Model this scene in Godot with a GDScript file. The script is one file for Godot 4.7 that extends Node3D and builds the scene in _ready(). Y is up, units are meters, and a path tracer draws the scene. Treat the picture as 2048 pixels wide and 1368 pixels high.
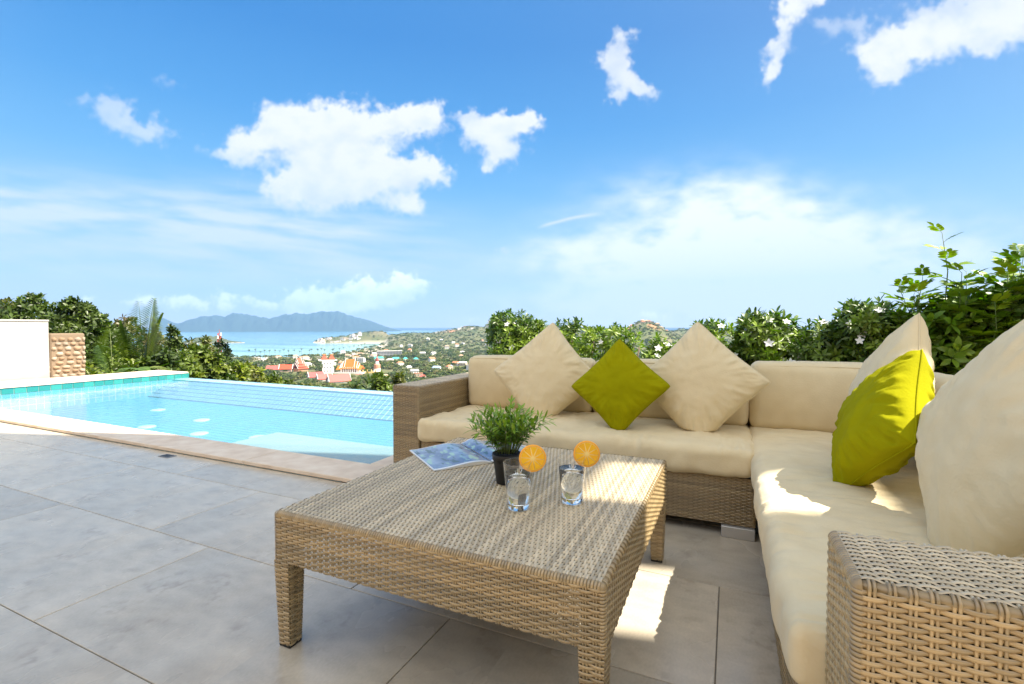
extends Node3D
# Villa terrace with a wicker corner sofa, an infinity pool and a view over a bay. Metres, y up.
# X runs along the back sofa, z = -B where B is the distance from the camera along the right sofa wing.

const EXPOSURE := 2.8
var rng := RandomNumberGenerator.new()
var taken := {}
var M := {}
var noise := FastNoiseLite.new()

# ------------------------------------------------------------------ naming helpers
func numbered(called: String) -> String:
	if not taken.has(called):
		taken[called] = 0
		return called
	taken[called] += 1
	return "%s_%03d" % [called, taken[called]]

func tag(o: Node, label: String, category: String, group := "") -> void:
	o.set_meta("label", label)
	o.set_meta("category", category)
	if group != "":
		o.set_meta("group", group)

func thing(called: String, label: String, category: String, at := Vector3.ZERO, turn := 0.0, group := "") -> Node3D:
	var o := Node3D.new()
	o.name = numbered(called)
	add_child(o)
	o.position = at
	o.rotation.y = turn
	tag(o, label, category, group)
	return o

func part(parent: Node, called: String, mesh: Mesh, mat: Material, xf := Transform3D()) -> MeshInstance3D:
	var o := MeshInstance3D.new()
	o.name = called if parent != self else numbered(called)
	o.mesh = mesh
	o.material_override = mat
	o.transform = xf
	parent.add_child(o, true)
	return o

func copies(parent: Node, called: String, mesh: Mesh, mat: Material, where: Array, tints: Array = []) -> MultiMeshInstance3D:
	var mm := MultiMesh.new()
	mm.transform_format = MultiMesh.TRANSFORM_3D
	mm.use_colors = not tints.is_empty()
	mm.mesh = mesh
	mm.instance_count = where.size()
	for i in where.size():
		mm.set_instance_transform(i, where[i])
		if not tints.is_empty():
			mm.set_instance_color(i, tints[i])
	var o := MultiMeshInstance3D.new()
	o.name = called if parent != self else numbered(called)
	o.multimesh = mm
	o.material_override = mat
	o.set_meta("kind", "stuff")
	parent.add_child(o, true)
	return o

func structure(o: Node) -> Node:
	o.set_meta("kind", "structure")
	return o

# ------------------------------------------------------------------ mesh helpers (front faces clockwise)
func mb(flat := false) -> SurfaceTool:
	var st := SurfaceTool.new()
	st.begin(Mesh.PRIMITIVE_TRIANGLES)
	st.set_smooth_group(-1 if flat else 0)
	return st

func done(st: SurfaceTool) -> ArrayMesh:
	st.generate_normals()
	return st.commit()

func tri(st: SurfaceTool, a: Vector3, b: Vector3, c: Vector3) -> void:
	st.add_vertex(a)
	st.add_vertex(b)
	st.add_vertex(c)

func quad(st: SurfaceTool, a: Vector3, b: Vector3, c: Vector3, d: Vector3) -> void:
	tri(st, a, b, c)
	tri(st, a, c, d)

func quad_uv(st: SurfaceTool, p: Array, uv: Array) -> void:
	for i in [0, 1, 2, 0, 2, 3]:
		st.set_uv(uv[i])
		st.add_vertex(p[i])

# box between two corners with chamfered edges
func add_box(st: SurfaceTool, a: Vector3, b: Vector3, bev := 0.0, xf := Transform3D()) -> void:
	var c := (a + b) * 0.5
	var h := (b - a) * 0.5
	bev = minf(bev, 0.45 * minf(h.x, minf(h.y, h.z)) * 2.0)
	var f := {}
	for ax in 3:
		for s in [-1.0, 1.0]:
			var u := (ax + 1) % 3
			var v := (ax + 2) % 3
			var q := []
			for k in [[-1.0, -1.0], [-1.0, 1.0], [1.0, 1.0], [1.0, -1.0]]:
				var p := Vector3.ZERO
				p[ax] = s * h[ax]
				p[u] = k[0] * (h[u] - bev)
				p[v] = k[1] * (h[v] - bev)
				q.append(xf * (c + p))
			if s > 0:
				quad(st, q[0], q[1], q[2], q[3])
			else:
				quad(st, q[3], q[2], q[1], q[0])
	if bev <= 0.0:
		return
	for ax in 3:
		var u := (ax + 1) % 3
		var v := (ax + 2) % 3
		for su in [-1.0, 1.0]:
			for sv in [-1.0, 1.0]:
				var q := []
				for k in [[-1.0, 0], [-1.0, 1], [1.0, 1], [1.0, 0]]:
					var p := Vector3.ZERO
					p[ax] = k[0] * (h[ax] - bev)
					p[u] = su * (h[u] - (bev if k[1] == 1 else 0.0))
					p[v] = sv * (h[v] - (bev if k[1] == 0 else 0.0))
					q.append(xf * (c + p))
				if su * sv > 0:
					quad(st, q[0], q[1], q[2], q[3])
				else:
					quad(st, q[3], q[2], q[1], q[0])
	for sx in [-1.0, 1.0]:
		for sy in [-1.0, 1.0]:
			for sz in [-1.0, 1.0]:
				var p0: Vector3 = xf * (c + Vector3(sx * h.x, sy * (h.y - bev), sz * (h.z - bev)))
				var p1: Vector3 = xf * (c + Vector3(sx * (h.x - bev), sy * h.y, sz * (h.z - bev)))
				var p2: Vector3 = xf * (c + Vector3(sx * (h.x - bev), sy * (h.y - bev), sz * h.z))
				if sx * sy * sz > 0:
					tri(st, p0, p2, p1)
				else:
					tri(st, p0, p1, p2)

func box_mesh(a: Vector3, b: Vector3, bev := 0.0) -> ArrayMesh:
	var st := mb(true)
	add_box(st, a, b, bev)
	return done(st)

func add_tube(st: SurfaceTool, pts: Array, radii: Array, sides := 6, closed := false) -> void:
	var n := pts.size()
	var rings := []
	var side := Vector3.ZERO
	for i in n:
		var t: Vector3
		if closed:
			t = pts[(i + 1) % n] - pts[(i - 1 + n) % n]
		else:
			t = pts[mini(i + 1, n - 1)] - pts[maxi(i - 1, 0)]
		t = t.normalized()
		if side == Vector3.ZERO:
			side = t.cross(Vector3.UP if absf(t.y) < 0.9 else Vector3.RIGHT).normalized()
		side = (side - t * side.dot(t)).normalized()
		var up := side.cross(t)
		var ring := []
		var r: float = radii[i] if radii.size() == n else radii[0]
		for k in sides:
			var a := TAU * k / sides
			ring.append(pts[i] + (side * cos(a) + up * sin(a)) * r)
		rings.append(ring)
	for i in (n if closed else n - 1):
		for k in sides:
			var k2 := (k + 1) % sides
			var j := (i + 1) % n
			quad(st, rings[i][k], rings[i][k2], rings[j][k2], rings[j][k])
	if not closed:
		for k in range(1, sides - 1):
			tri(st, rings[0][0], rings[0][k + 1], rings[0][k])
			tri(st, rings[n - 1][0], rings[n - 1][k], rings[n - 1][k + 1])

# profile: points (radius, height) from bottom outside up; closed solid of revolution
func add_lathe(st: SurfaceTool, prof: Array, segs := 32, at := Vector3.ZERO) -> void:
	for i in prof.size() - 1:
		var p: Vector2 = prof[i]
		var q: Vector2 = prof[i + 1]
		for k in segs:
			var a := TAU * k / segs
			var b := TAU * ((k + 1) % segs) / segs
			var v0 := at + Vector3(p.x * cos(a), p.y, p.x * sin(a))
			var v1 := at + Vector3(p.x * cos(b), p.y, p.x * sin(b))
			var v2 := at + Vector3(q.x * cos(b), q.y, q.x * sin(b))
			var v3 := at + Vector3(q.x * cos(a), q.y, q.x * sin(a))
			if p.x > 1e-6:
				tri(st, v0, v1, v2)
			if q.x > 1e-6:
				tri(st, v0, v2, v3)

# a grid of points (rows of nu points) turned into a sheet
func add_grid(st: SurfaceTool, g: PackedVector3Array, nu: int, flip := false, colors := PackedColorArray()) -> void:
	var nv := g.size() / nu
	var order := [0, 1, nu + 1, 0, nu + 1, nu] if not flip else [0, nu + 1, 1, 0, nu, nu + 1]
	for j in nv - 1:
		for i in nu - 1:
			var o := j * nu + i
			for k in order:
				if not colors.is_empty():
					st.set_color(colors[o + k])
				st.add_vertex(g[o + k])

func fbm(seed_: int, freq: float, oct := 4) -> FastNoiseLite:
	var f := FastNoiseLite.new()
	f.seed = seed_
	f.noise_type = FastNoiseLite.TYPE_SIMPLEX_SMOOTH
	f.frequency = freq
	f.fractal_type = FastNoiseLite.FRACTAL_FBM
	f.fractal_octaves = oct
	return f

func lin(r: float, g: float, b: float) -> Color:
	return Color(r, g, b).linear_to_srgb()

func mat(c: Color, rough := 0.8, spec := 0.5) -> StandardMaterial3D:
	var m := StandardMaterial3D.new()
	m.albedo_color = c
	m.roughness = rough
	m.metallic_specular = spec
	return m

func noise_tex(seed_: int, freq: float, oct: int, stops: Array, size := 512, normal := 0.0) -> NoiseTexture2D:
	var t := NoiseTexture2D.new()
	t.width = size
	t.height = size
	t.seamless = true
	t.noise = fbm(seed_, freq, oct)
	t.generate_mipmaps = false
	if normal > 0.0:
		t.as_normal_map = true
		t.bump_strength = normal
	else:
		var g := Gradient.new()
		var offs := PackedFloat32Array()
		var cols := PackedColorArray()
		for s in stops:
			offs.append(s[0])
			cols.append(s[1])
		g.offsets = offs
		g.colors = cols
		t.color_ramp = g
	return t

# ------------------------------------------------------------------ sky
var puffs := []
var sky_a := FastNoiseLite.new()
var sky_b := FastNoiseLite.new()
var sky_s := FastNoiseLite.new()
var stops := []
var sun_dir := Vector3.ZERO

func sky_setup() -> void:
	sky_a = fbm(11, 1.0 / 70.0, 6)
	sky_a.fractal_gain = 0.55
	sky_b = fbm(23, 1.0 / 26.0, 4)
	sky_s = fbm(37, 1.0 / 60.0, 5)
	for s in [[0.0, 226, 240, 250], [3.0, 214, 236, 251], [7.0, 186, 224, 250], [11.0, 150, 208, 249], [16.0, 104, 184, 245], [22.0, 68, 160, 235], [30.0, 36, 136, 219], [40.0, 36, 132, 214], [60.0, 70, 150, 224], [90.0, 84, 158, 226]]:
		stops.append([s[0], Color(s[1] / 255.0, s[2] / 255.0, s[3] / 255.0).srgb_to_linear()])
	# each puff: centre, half widths, strength, opacity, in the angular coordinates of sky_at()
	for p in [
		[576, 255, 70, 64, 1.0, 1.0], [505, 292, 62, 44, 0.9, 1.0], [664, 268, 90, 58, 1.0, 1.0], [693, 240, 42, 36, 0.9, 1.0], [760, 262, 75, 34, 0.9, 1.0], [806, 243, 60, 32, 0.95, 1.0], [845, 236, 55, 38, 0.95, 1.0],
		[578, 376, 70, 48, 0.85, 0.97], [640, 330, 70, 44, 0.85, 0.96], [725, 345, 85, 52, 1.0, 1.0], [790, 352, 95, 50, 0.95, 1.0], [866, 342, 52, 26, 0.85, 1.0], [812, 413, 46, 28, 0.85, 1.0], [690, 385, 80, 40, 0.7, 0.9], [640, 395, 90, 30, 0.6, 0.8], [470, 320, 40, 26, 0.6, 0.8],
		[958, 268, 56, 38, 0.9, 0.96], [1020, 250, 62, 34, 0.95, 1.0], [1052, 240, 34, 22, 0.8, 0.95], [1000, 305, 48, 38, 0.85, 0.98], [975, 340, 22, 20, 0.7, 0.9], [930, 235, 30, 16, 0.5, 0.6],
		[1240, 85, 30, 38, 0.75, 0.8], [1230, 130, 38, 36, 0.75, 0.8], [1250, 162, 38, 40, 0.85, 0.88], [1288, 182, 42, 20, 0.75, 0.8], [1232, 196, 16, 20, 0.6, 0.7],
		[1595, 12, 40, 30, 0.9, 1.0], [1568, 60, 26, 42, 0.85, 0.97], [1545, 98, 28, 22, 0.7, 0.85], [1541, 148, 24, 38, 0.85, 0.97], [1560, 130, 14, 20, 0.5, 0.6], [1630, -5, 34, 20, 0.8, 0.9],
		[1680, 55, 80, 28, 0.7, 0.38],
		[1755, 118, 56, 54, 0.95, 1.0], [1805, 105, 66, 48, 1.0, 1.0], [1868, 82, 86, 48, 1.0, 1.0], [1935, 62, 90, 46, 1.0, 1.0], [2010, 42, 90, 52, 1.0, 1.0], [2100, 24, 110, 60, 1.0, 1.0], [2220, -10, 130, 70, 1.0, 1.0], [1778, 156, 30, 26, 0.8, 0.95], [1985, 100, 50, 22, 0.55, 0.8], [1900, 18, 130, 34, 0.6, 0.55],
		[212, 214, 60, 34, 0.62, 0.5], [242, 244, 56, 32, 0.7, 0.6], [298, 268, 60, 30, 0.7, 0.6], [326, 298, 22, 24, 0.5, 0.45], [332, 166, 32, 16, 0.5, 0.3], [300, 150, 16, 18, 0.4, 0.22], [420, 308, 40, 12, 0.5, 0.3], [165, 200, 30, 12, 0.4, 0.25],
		[176, 598, 24, 11, 0.8, 0.8], [212, 600, 10, 6, 0.5, 0.6], [268, 606, 26, 14, 0.7, 0.8], [298, 604, 30, 20, 0.75, 0.85], [345, 606, 26, 16, 0.65, 0.7], [378, 602, 32, 16, 0.75, 0.85], [405, 612, 20, 14, 0.6, 0.7], [450, 598, 32, 20, 0.75, 0.85], [446, 616, 30, 12, 0.65, 0.75], [498, 600, 16, 12, 0.6, 0.65], [530, 612, 40, 18, 0.7, 0.8],
		[622, 596, 50, 30, 0.95, 1.0], [600, 612, 40, 22, 0.9, 1.0], [690, 594, 40, 24, 0.85, 0.95], [728, 572, 26, 28, 0.9, 1.0], [745, 592, 60, 26, 0.9, 1.0], [800, 566, 34, 26, 0.95, 1.0], [836, 574, 36, 20, 0.9, 0.98], [700, 615, 70, 14, 0.7, 0.8], [790, 600, 50, 18, 0.7, 0.8], [650, 626, 60, 10, 0.6, 0.7],
		[1002, 502, 18, 14, 0.6, 0.6], [940, 640, 34, 8, 0.5, 0.5], [1300, 632, 44, 12, 0.6, 0.5], [1470, 640, 40, 10, 0.5, 0.4],
	]:
		puffs.append(p)

func smooth(a: float, b: float, x: float) -> float:
	var t := clampf((x - a) / (b - a), 0.0, 1.0)
	return t * t * (3.0 - 2.0 * t)

# the radiance of the sky (times the exposure) towards a compass bearing (0 = -z, + = right) and elevation, in radians
func sky_at(bearing: float, el: float, near: Array) -> Color:
	var e := rad_to_deg(el)
	var c: Color = stops[stops.size() - 1][1]
	for i in stops.size() - 1:
		if e < stops[i + 1][0]:
			c = stops[i][1].lerp(stops[i + 1][1], clampf((e - stops[i][0]) / (stops[i + 1][0] - stops[i][0]), 0.0, 1.0))
			break
	var dir := Vector3(sin(bearing) * cos(el), sin(el), -cos(bearing) * cos(el))
	var off := rad_to_deg(acos(clampf(dir.dot(sun_dir), -1.0, 1.0)))
	var glow := exp(-off * off / (40.0 * 40.0))
	c = c.lerp(Color(1.10, 1.14, 1.18), 0.62 * glow)
	c += Color(3.2, 3.0, 2.7) * exp(-off * off / (14.0 * 14.0))
	# bright veil added away from the view, to fill the shade with white light
	var turn := rad_to_deg(acos(clampf(dir.dot(Vector3(-0.410, 0.174, -0.895)), -1.0, 1.0)))
	c = c.lerp(Color(1.85, 1.79, 1.68), 0.85 * smooth(42.0, 88.0, turn) * smooth(2.0, 50.0, e))
	c += Color(0.26, 0.16, 0.05) * exp(-e / 4.0)
	# angular coordinates in which the clouds are laid out: the tangent plane of the direction the terrace looks
	var a := bearing + 0.4294
	var x := 0.0
	var y := 0.0
	var inside := false
	var f := cos(el) * cos(a)
	var zz := f * 0.99957 - sin(el) * 0.02931
	if zz > 0.25:
		x = 1024.0 + 955.0 * cos(el) * sin(a) / zz
		y = 684.0 - 955.0 * (f * 0.02931 + sin(el) * 0.99957) / zz
		inside = true
	if not inside:
		# elsewhere the same kind of fair-weather sky: thin streaks low down and a few cumulus
		var q := dir * 300.0
		var wisp := smooth(0.0, 0.55, sky_s.get_noise_3d(q.x * 0.5, q.y * 2.2, q.z * 0.5)) * smooth(40.0, 10.0, e) * 0.5
		c = c.lerp(Color(0.93, 0.97, 1.0), wisp)
		var cu := smooth(0.24, 0.5, sky_a.get_noise_3d(q.x, q.y * 1.5, q.z)) * smooth(4.0, 14.0, e)
		return c.lerp(Color(1.05, 1.06, 1.08), cu)
	# streaks of cirrus: a band on the left and the bright veil on the right
	var s1 := sky_s.get_noise_2d((x + 0.0) * 0.22 + y * 0.05, (y - x * 0.10) * 1.5)
	var s2 := sky_s.get_noise_2d(x * 0.5 + 900.0, (y + x * 0.04) * 1.1 + 300.0)
	var band := exp(-pow((y - 420.0 - 0.06 * x) / 62.0, 2.0)) * smooth(1050.0, 500.0, x) * 0.95
	band += exp(-pow((y - 540.0 - 0.02 * x) / 50.0, 2.0)) * smooth(1250.0, 700.0, x) * 0.55
	c = c.lerp(Color(0.90, 0.955, 1.0), clampf(band * (0.72 + 1.1 * s1), 0.0, 0.9))
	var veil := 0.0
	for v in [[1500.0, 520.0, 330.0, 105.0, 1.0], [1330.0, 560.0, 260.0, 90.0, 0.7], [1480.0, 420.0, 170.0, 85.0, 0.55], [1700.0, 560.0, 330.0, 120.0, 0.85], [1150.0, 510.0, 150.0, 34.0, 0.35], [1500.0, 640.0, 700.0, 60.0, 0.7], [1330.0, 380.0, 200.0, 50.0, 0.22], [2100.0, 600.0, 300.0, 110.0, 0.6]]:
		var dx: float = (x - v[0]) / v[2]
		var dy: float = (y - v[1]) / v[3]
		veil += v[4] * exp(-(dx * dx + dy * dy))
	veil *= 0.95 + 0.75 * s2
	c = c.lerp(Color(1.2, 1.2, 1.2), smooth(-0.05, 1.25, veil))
	# two old contrails
	for t in [[1070.0, 458.0, 1215.0, 425.0, 3.2, 0.75], [1735.0, 494.0, 1962.0, 455.0, 5.0, 0.35]]:
		var along: float = (x - t[0]) / (t[2] - t[0])
		if along > -0.02 and along < 1.02:
			var d: float = y - lerpf(t[1], t[3], along) + 5.0 * sin(along * 3.1) + 2.0 * s1
			c = c.lerp(Color(1.0, 1.0, 1.0), t[5] * exp(-d * d / (t[4] * t[4])) * smooth(-0.02, 0.2, along) * smooth(1.02, 0.6, along))
	if near.is_empty():
		return c
	var small := 0.42 if y > 530.0 else 1.0
	# ragged, billowing outlines: the layout is bent by noise before the puffs are summed
	var wx := x + (20.0 * sky_a.get_noise_2d(x * 0.9 / small + 50.0, y * 0.9 / small) + 7.0 * sky_b.get_noise_2d(x * 1.4 / small, y * 1.4 / small + 90.0)) * small
	var wy := y + (17.0 * sky_a.get_noise_2d(x * 0.9 / small + 950.0, y * 0.9 / small + 300.0) + 7.0 * sky_b.get_noise_2d(x * 1.4 / small + 700.0, y * 1.4 / small)) * small
	var total := 0.0
	var opaque := 0.0
	var low := 0.0
	for p in near:
		var dx: float = (wx - p[0]) / p[2]
		var dy: float = (wy - p[1]) / p[3]
		var q := dx * dx + dy * dy
		if q < 2.6:
			var v: float = p[4] * exp(-1.5 * q)
			total += v
			opaque += v * p[5]
			low += v * dy
	if total < 0.02:
		return c
	opaque /= total
	low /= total
	var n := sky_a.get_noise_2d(x / small, y / small) * 0.62 + sky_b.get_noise_2d(x / small, y / small) * 0.28
	var d := minf(total, 1.2) - 0.34 + n * 0.66
	# the lit tops are crisp, the undersides fray out
	var alpha := smooth(-0.14, 0.36 + 0.50 * clampf(low + 0.3, 0.0, 1.0), d) * opaque
	if alpha <= 0.0:
		return c
	var shade := clampf(0.42 * low + 0.55 * sky_b.get_noise_2d(x * 0.35 + 400.0, y * 0.5) + 0.14, 0.0, 0.7) * smooth(0.1, 0.6, d)
	var white := (Color(1.06, 1.06, 1.06) if y < 530.0 else Color(1.7, 1.7, 1.7)).lerp(Color(0.74, 0.83, 0.95), shade)
	return c.lerp(white, alpha)

func near_puffs(bearing: float, el: float, half: float) -> Array:
	var out := []
	var a := bearing + 0.4294
	var f := cos(el) * cos(a)
	var zz := f * 0.99957 - sin(el) * 0.02931
	if zz < 0.25:
		return out
	var x := 1024.0 + 955.0 * cos(el) * sin(a) / zz
	var y := 684.0 - 955.0 * (f * 0.02931 + sin(el) * 0.99957) / zz
	var reach := half * 955.0 / (zz * zz)
	for p in puffs:
		if absf(x - p[0]) < p[2] * 1.6 + 34.0 + reach and absf(y - p[1]) < p[3] * 1.6 + 30.0 + reach:
			out.append(p)
	return out

func sky_block(w: int, h: int, x0: int, y0: int, bw: int, bh: int) -> Image:
	var data := PackedFloat32Array()
	data.resize(bw * bh * 3)
	var tile := 32
	for ty in range(0, bh, tile):
		for tx in range(0, bw, tile):
			var cb := ((x0 + tx + tile * 0.5) / w - 0.5) * TAU
			var ce := (0.5 - (y0 + ty + tile * 0.5) / h) * PI
			var near := near_puffs(cb, ce, tile * 0.75 * TAU / w)
			for j in range(ty, mini(ty + tile, bh)):
				var el := (0.5 - (y0 + j + 0.5) / h) * PI
				for i in range(tx, mini(tx + tile, bw)):
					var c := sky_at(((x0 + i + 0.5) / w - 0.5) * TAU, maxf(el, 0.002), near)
					var o := (j * bw + i) * 3
					data[o] = c.r / EXPOSURE
					data[o + 1] = c.g / EXPOSURE
					data[o + 2] = c.b / EXPOSURE
	return Image.create_from_data(bw, bh, false, Image.FORMAT_RGBF, data.to_byte_array())

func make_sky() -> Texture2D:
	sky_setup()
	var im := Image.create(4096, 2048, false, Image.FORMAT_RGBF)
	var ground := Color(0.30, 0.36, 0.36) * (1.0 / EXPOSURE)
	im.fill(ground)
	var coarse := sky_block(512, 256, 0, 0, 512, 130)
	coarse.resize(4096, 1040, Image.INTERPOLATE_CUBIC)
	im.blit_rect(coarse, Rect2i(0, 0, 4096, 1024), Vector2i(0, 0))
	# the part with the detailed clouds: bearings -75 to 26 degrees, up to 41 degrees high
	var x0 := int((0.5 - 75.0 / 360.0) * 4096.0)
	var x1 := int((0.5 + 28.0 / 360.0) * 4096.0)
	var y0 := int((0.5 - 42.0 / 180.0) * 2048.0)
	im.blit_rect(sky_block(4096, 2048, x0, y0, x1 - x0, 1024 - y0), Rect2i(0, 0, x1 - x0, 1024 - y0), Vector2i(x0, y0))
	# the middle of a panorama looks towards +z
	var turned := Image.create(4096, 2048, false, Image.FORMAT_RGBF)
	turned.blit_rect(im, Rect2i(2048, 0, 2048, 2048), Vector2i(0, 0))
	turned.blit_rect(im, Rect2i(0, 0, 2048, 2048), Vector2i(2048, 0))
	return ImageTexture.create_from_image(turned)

# ------------------------------------------------------------------ materials
func make_materials() -> void:
	noise = fbm(5, 1.0, 3)
	var w := mat(Color.WHITE, 0.28, 0.72)
	w.vertex_color_use_as_albedo = true
	M.wicker = w
	M.core = mat(lin(0.045, 0.034, 0.022), 0.8)  # near black, painting the shade seen between the strands
	M.fabric = mat(Color.WHITE, 0.9, 0.3)
	M.fabric.albedo_texture = noise_tex(3, 0.012, 5, [[0.0, lin(0.70, 0.575, 0.355)], [1.0, lin(0.77, 0.65, 0.425)]])
	M.fabric.uv1_triplanar = true
	M.fabric.uv1_scale = Vector3(1.3, 1.3, 1.3)
	M.fabric.normal_enabled = true
	M.fabric.normal_texture = noise_tex(8, 0.35, 2, [], 256, 1.2)
	M.fabric.normal_scale = 0.25
	M.fabric.rim_enabled = true
	M.fabric.rim = 0.25
	M.lime = M.fabric.duplicate()
	M.lime.rim_enabled = false
	M.lime.metallic_specular = 0.2
	M.lime.albedo_texture = noise_tex(4, 0.012, 5, [[0.0, lin(0.27, 0.262, 0.001)], [1.0, lin(0.34, 0.325, 0.002)]])
	M.metal = mat(lin(0.55, 0.55, 0.54), 0.42)
	M.metal.metallic = 0.6
	M.black = mat(lin(0.012, 0.012, 0.013), 0.45)
	M.rubber = mat(lin(0.015, 0.014, 0.013), 0.7)
	M.white = mat(lin(0.80, 0.78, 0.74), 0.75)
	M.white.albedo_texture = noise_tex(14, 0.008, 5, [[0.0, Color(0.94, 0.93, 0.92)], [1.0, Color.WHITE]])
	M.white.uv1_triplanar = true
	M.white.uv1_world_triplanar = true
	M.cream = mat(lin(0.50, 0.38, 0.25), 0.8)
	M.grout = mat(lin(0.17, 0.15, 0.12), 0.9)
	var cop := mat(Color.WHITE, 0.75, 0.4)
	cop.albedo_texture = noise_tex(21, 0.010, 6, [[0.0, lin(0.66, 0.52, 0.39)], [0.5, lin(0.76, 0.62, 0.48)], [1.0, lin(0.84, 0.72, 0.58)]])
	cop.uv1_triplanar = true
	cop.uv1_world_triplanar = true
	cop.uv1_scale = Vector3(0.9, 0.9, 0.9)
	M.coping = cop
	M.coping_edge = mat(lin(0.20, 0.12, 0.075), 0.8)
	M.pool_tile = mat(Color.WHITE, 0.35, 0.5)
	M.pool_tile.vertex_color_use_as_albedo = true
	M.pool_bed = mat(lin(0.52, 0.78, 0.84), 0.6)
	M.teal = mat(lin(0.02, 0.21, 0.20), 0.22)
	M.teal2 = mat(lin(0.03, 0.26, 0.235), 0.22)
	M.step = mat(lin(0.17, 0.28, 0.29), 0.6)
	var water := mat(Color(0.75, 0.92, 1.0, 0.06), 0.02)
	water.transparency = BaseMaterial3D.TRANSPARENCY_ALPHA
	water.metallic_specular = 0.40
	water.normal_enabled = true
	water.normal_texture = noise_tex(31, 0.02, 4, [], 512, 3.0)
	water.normal_scale = 0.22
	water.uv1_triplanar = true
	water.uv1_world_triplanar = true
	water.uv1_scale = Vector3(0.55, 0.55, 0.55)
	M.water = water
	var glass := mat(Color(1, 1, 1, 0.0), 0.0)
	glass.transparency = BaseMaterial3D.TRANSPARENCY_ALPHA
	glass.refraction_enabled = true
	glass.refraction_scale = 0.05
	M.glass = glass
	var drink := mat(Color(0.97, 0.99, 1.0, 0.0), 0.0)
	drink.transparency = BaseMaterial3D.TRANSPARENCY_ALPHA
	drink.refraction_enabled = true
	drink.refraction_scale = 0.033
	M.drink = drink
	M.leaf = mat(Color.WHITE, 0.42, 0.5)
	M.leaf.vertex_color_use_as_albedo = true
	M.leaf.backlight_enabled = true
	M.leaf.backlight = Color(0.62, 0.75, 0.10)
	M.bark = mat(lin(0.16, 0.12, 0.085), 0.9)
	M.flower = mat(lin(0.85, 0.84, 0.80), 0.7)
	M.flower.backlight_enabled = true
	M.flower.backlight = Color(0.4, 0.4, 0.38)

# a porcelain floor tile's print: long cloudy streaks and a few rusty stains
func tile_texture() -> Texture2D:
	var n := 640
	var a := fbm(51, 1.0 / 170.0, 5)
	var b := fbm(52, 1.0 / 38.0, 5)
	var s := fbm(53, 1.0 / 90.0, 6)
	var g := fbm(54, 1.0 / 4.0, 3)
	var im := Image.create(n, n, false, Image.FORMAT_RGB8)
	for j in n:
		for i in n:
			var cloud := a.get_noise_2d(i * 0.8, j * 1.3)
			var streak := b.get_noise_2d(i * 0.5, j * 2.1)
			var stain := smooth(0.05, 0.75, s.get_noise_2d(i * 0.8 + 700.0, j * 1.7)) * smooth(-0.15, 0.35, b.get_noise_2d(i * 1.6 + 300.0, j * 3.0))
			var v := 0.54 + 0.075 * cloud + 0.085 * streak + 0.045 * g.get_noise_2d(i, j * 1.6)
			var warm := 0.04 * a.get_noise_2d(i * 1.2 + 1500.0, j * 1.2)
			var c := Color(v * (1.08 + warm), v * 0.95, v * (0.75 - warm))
			c = c.lerp(Color(0.24, 0.17, 0.125), stain * 0.38)
			im.set_pixel(i, j, c.linear_to_srgb())
	return ImageTexture.create_from_image(im)

# ------------------------------------------------------------------ woven synthetic cane
const PS := 0.024   # spacing of the stake pairs
const PW := 0.0079  # spacing of the weavers
var cell_mesh: ArrayMesh
var strands := false
var bend_mesh := {}

func rib(st: SurfaceTool, path: Array, across: Vector3, out: Array, w: float, t: float) -> void:
	# a flat strand with a rounded back along path; out[i] is the outward direction there
	var prof := [[-0.5, -0.45], [-0.40, 0.25], [0.0, 0.5], [0.40, 0.25], [0.5, -0.45]]
	for i in path.size() - 1:
		for k in 4:
			var a: Vector3 = path[i] + across * prof[k][0] * w + out[i] * prof[k][1] * t
			var b: Vector3 = path[i + 1] + across * prof[k][0] * w + out[i + 1] * prof[k][1] * t
			var c: Vector3 = path[i + 1] + across * prof[k + 1][0] * w + out[i + 1] * prof[k + 1][1] * t
			var d: Vector3 = path[i] + across * prof[k + 1][0] * w + out[i] * prof[k + 1][1] * t
			quad(st, a, d, c, b)

func make_weave_meshes() -> void:
	# two stake pairs by two weavers: the unit that repeats; x along the weavers, y along the stakes, z outwards
	var st := mb()
	var amp := 0.0024
	for row in 2:
		var path := []
		var out := []
		for k in 9:
			var x := k / 8.0 * 2.0 * PS
			var ph := PI * (x - 0.5 * PS) / PS + PI * row
			# flattened over the pair, quick to dive between the pairs
			var z := amp * clampf(1.35 * cos(ph), -1.0, 1.0)
			path.append(Vector3(x, (row + 0.5) * PW, z))
			out.append(Vector3(amp * PI / PS * sin(ph), 0, 1.0).normalized())
		rib(st, path, Vector3.UP, out, 0.0069, 0.0019)
	for p in 2:
		for s in [-1.0, 1.0]:
			var x: float = (p + 0.5) * PS + s * 0.0031
			rib(st, [Vector3(x, 0, -0.0002), Vector3(x, 2.0 * PW, -0.0002)], Vector3.LEFT, [Vector3.BACK, Vector3.BACK], 0.0046, 0.0024)
	cell_mesh = done(st)

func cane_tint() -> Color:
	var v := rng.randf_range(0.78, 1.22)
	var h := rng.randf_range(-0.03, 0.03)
	return Color(0.33 * v * (1.0 + h), 0.238 * v, 0.118 * v * (1.0 - 1.5 * h))

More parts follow.
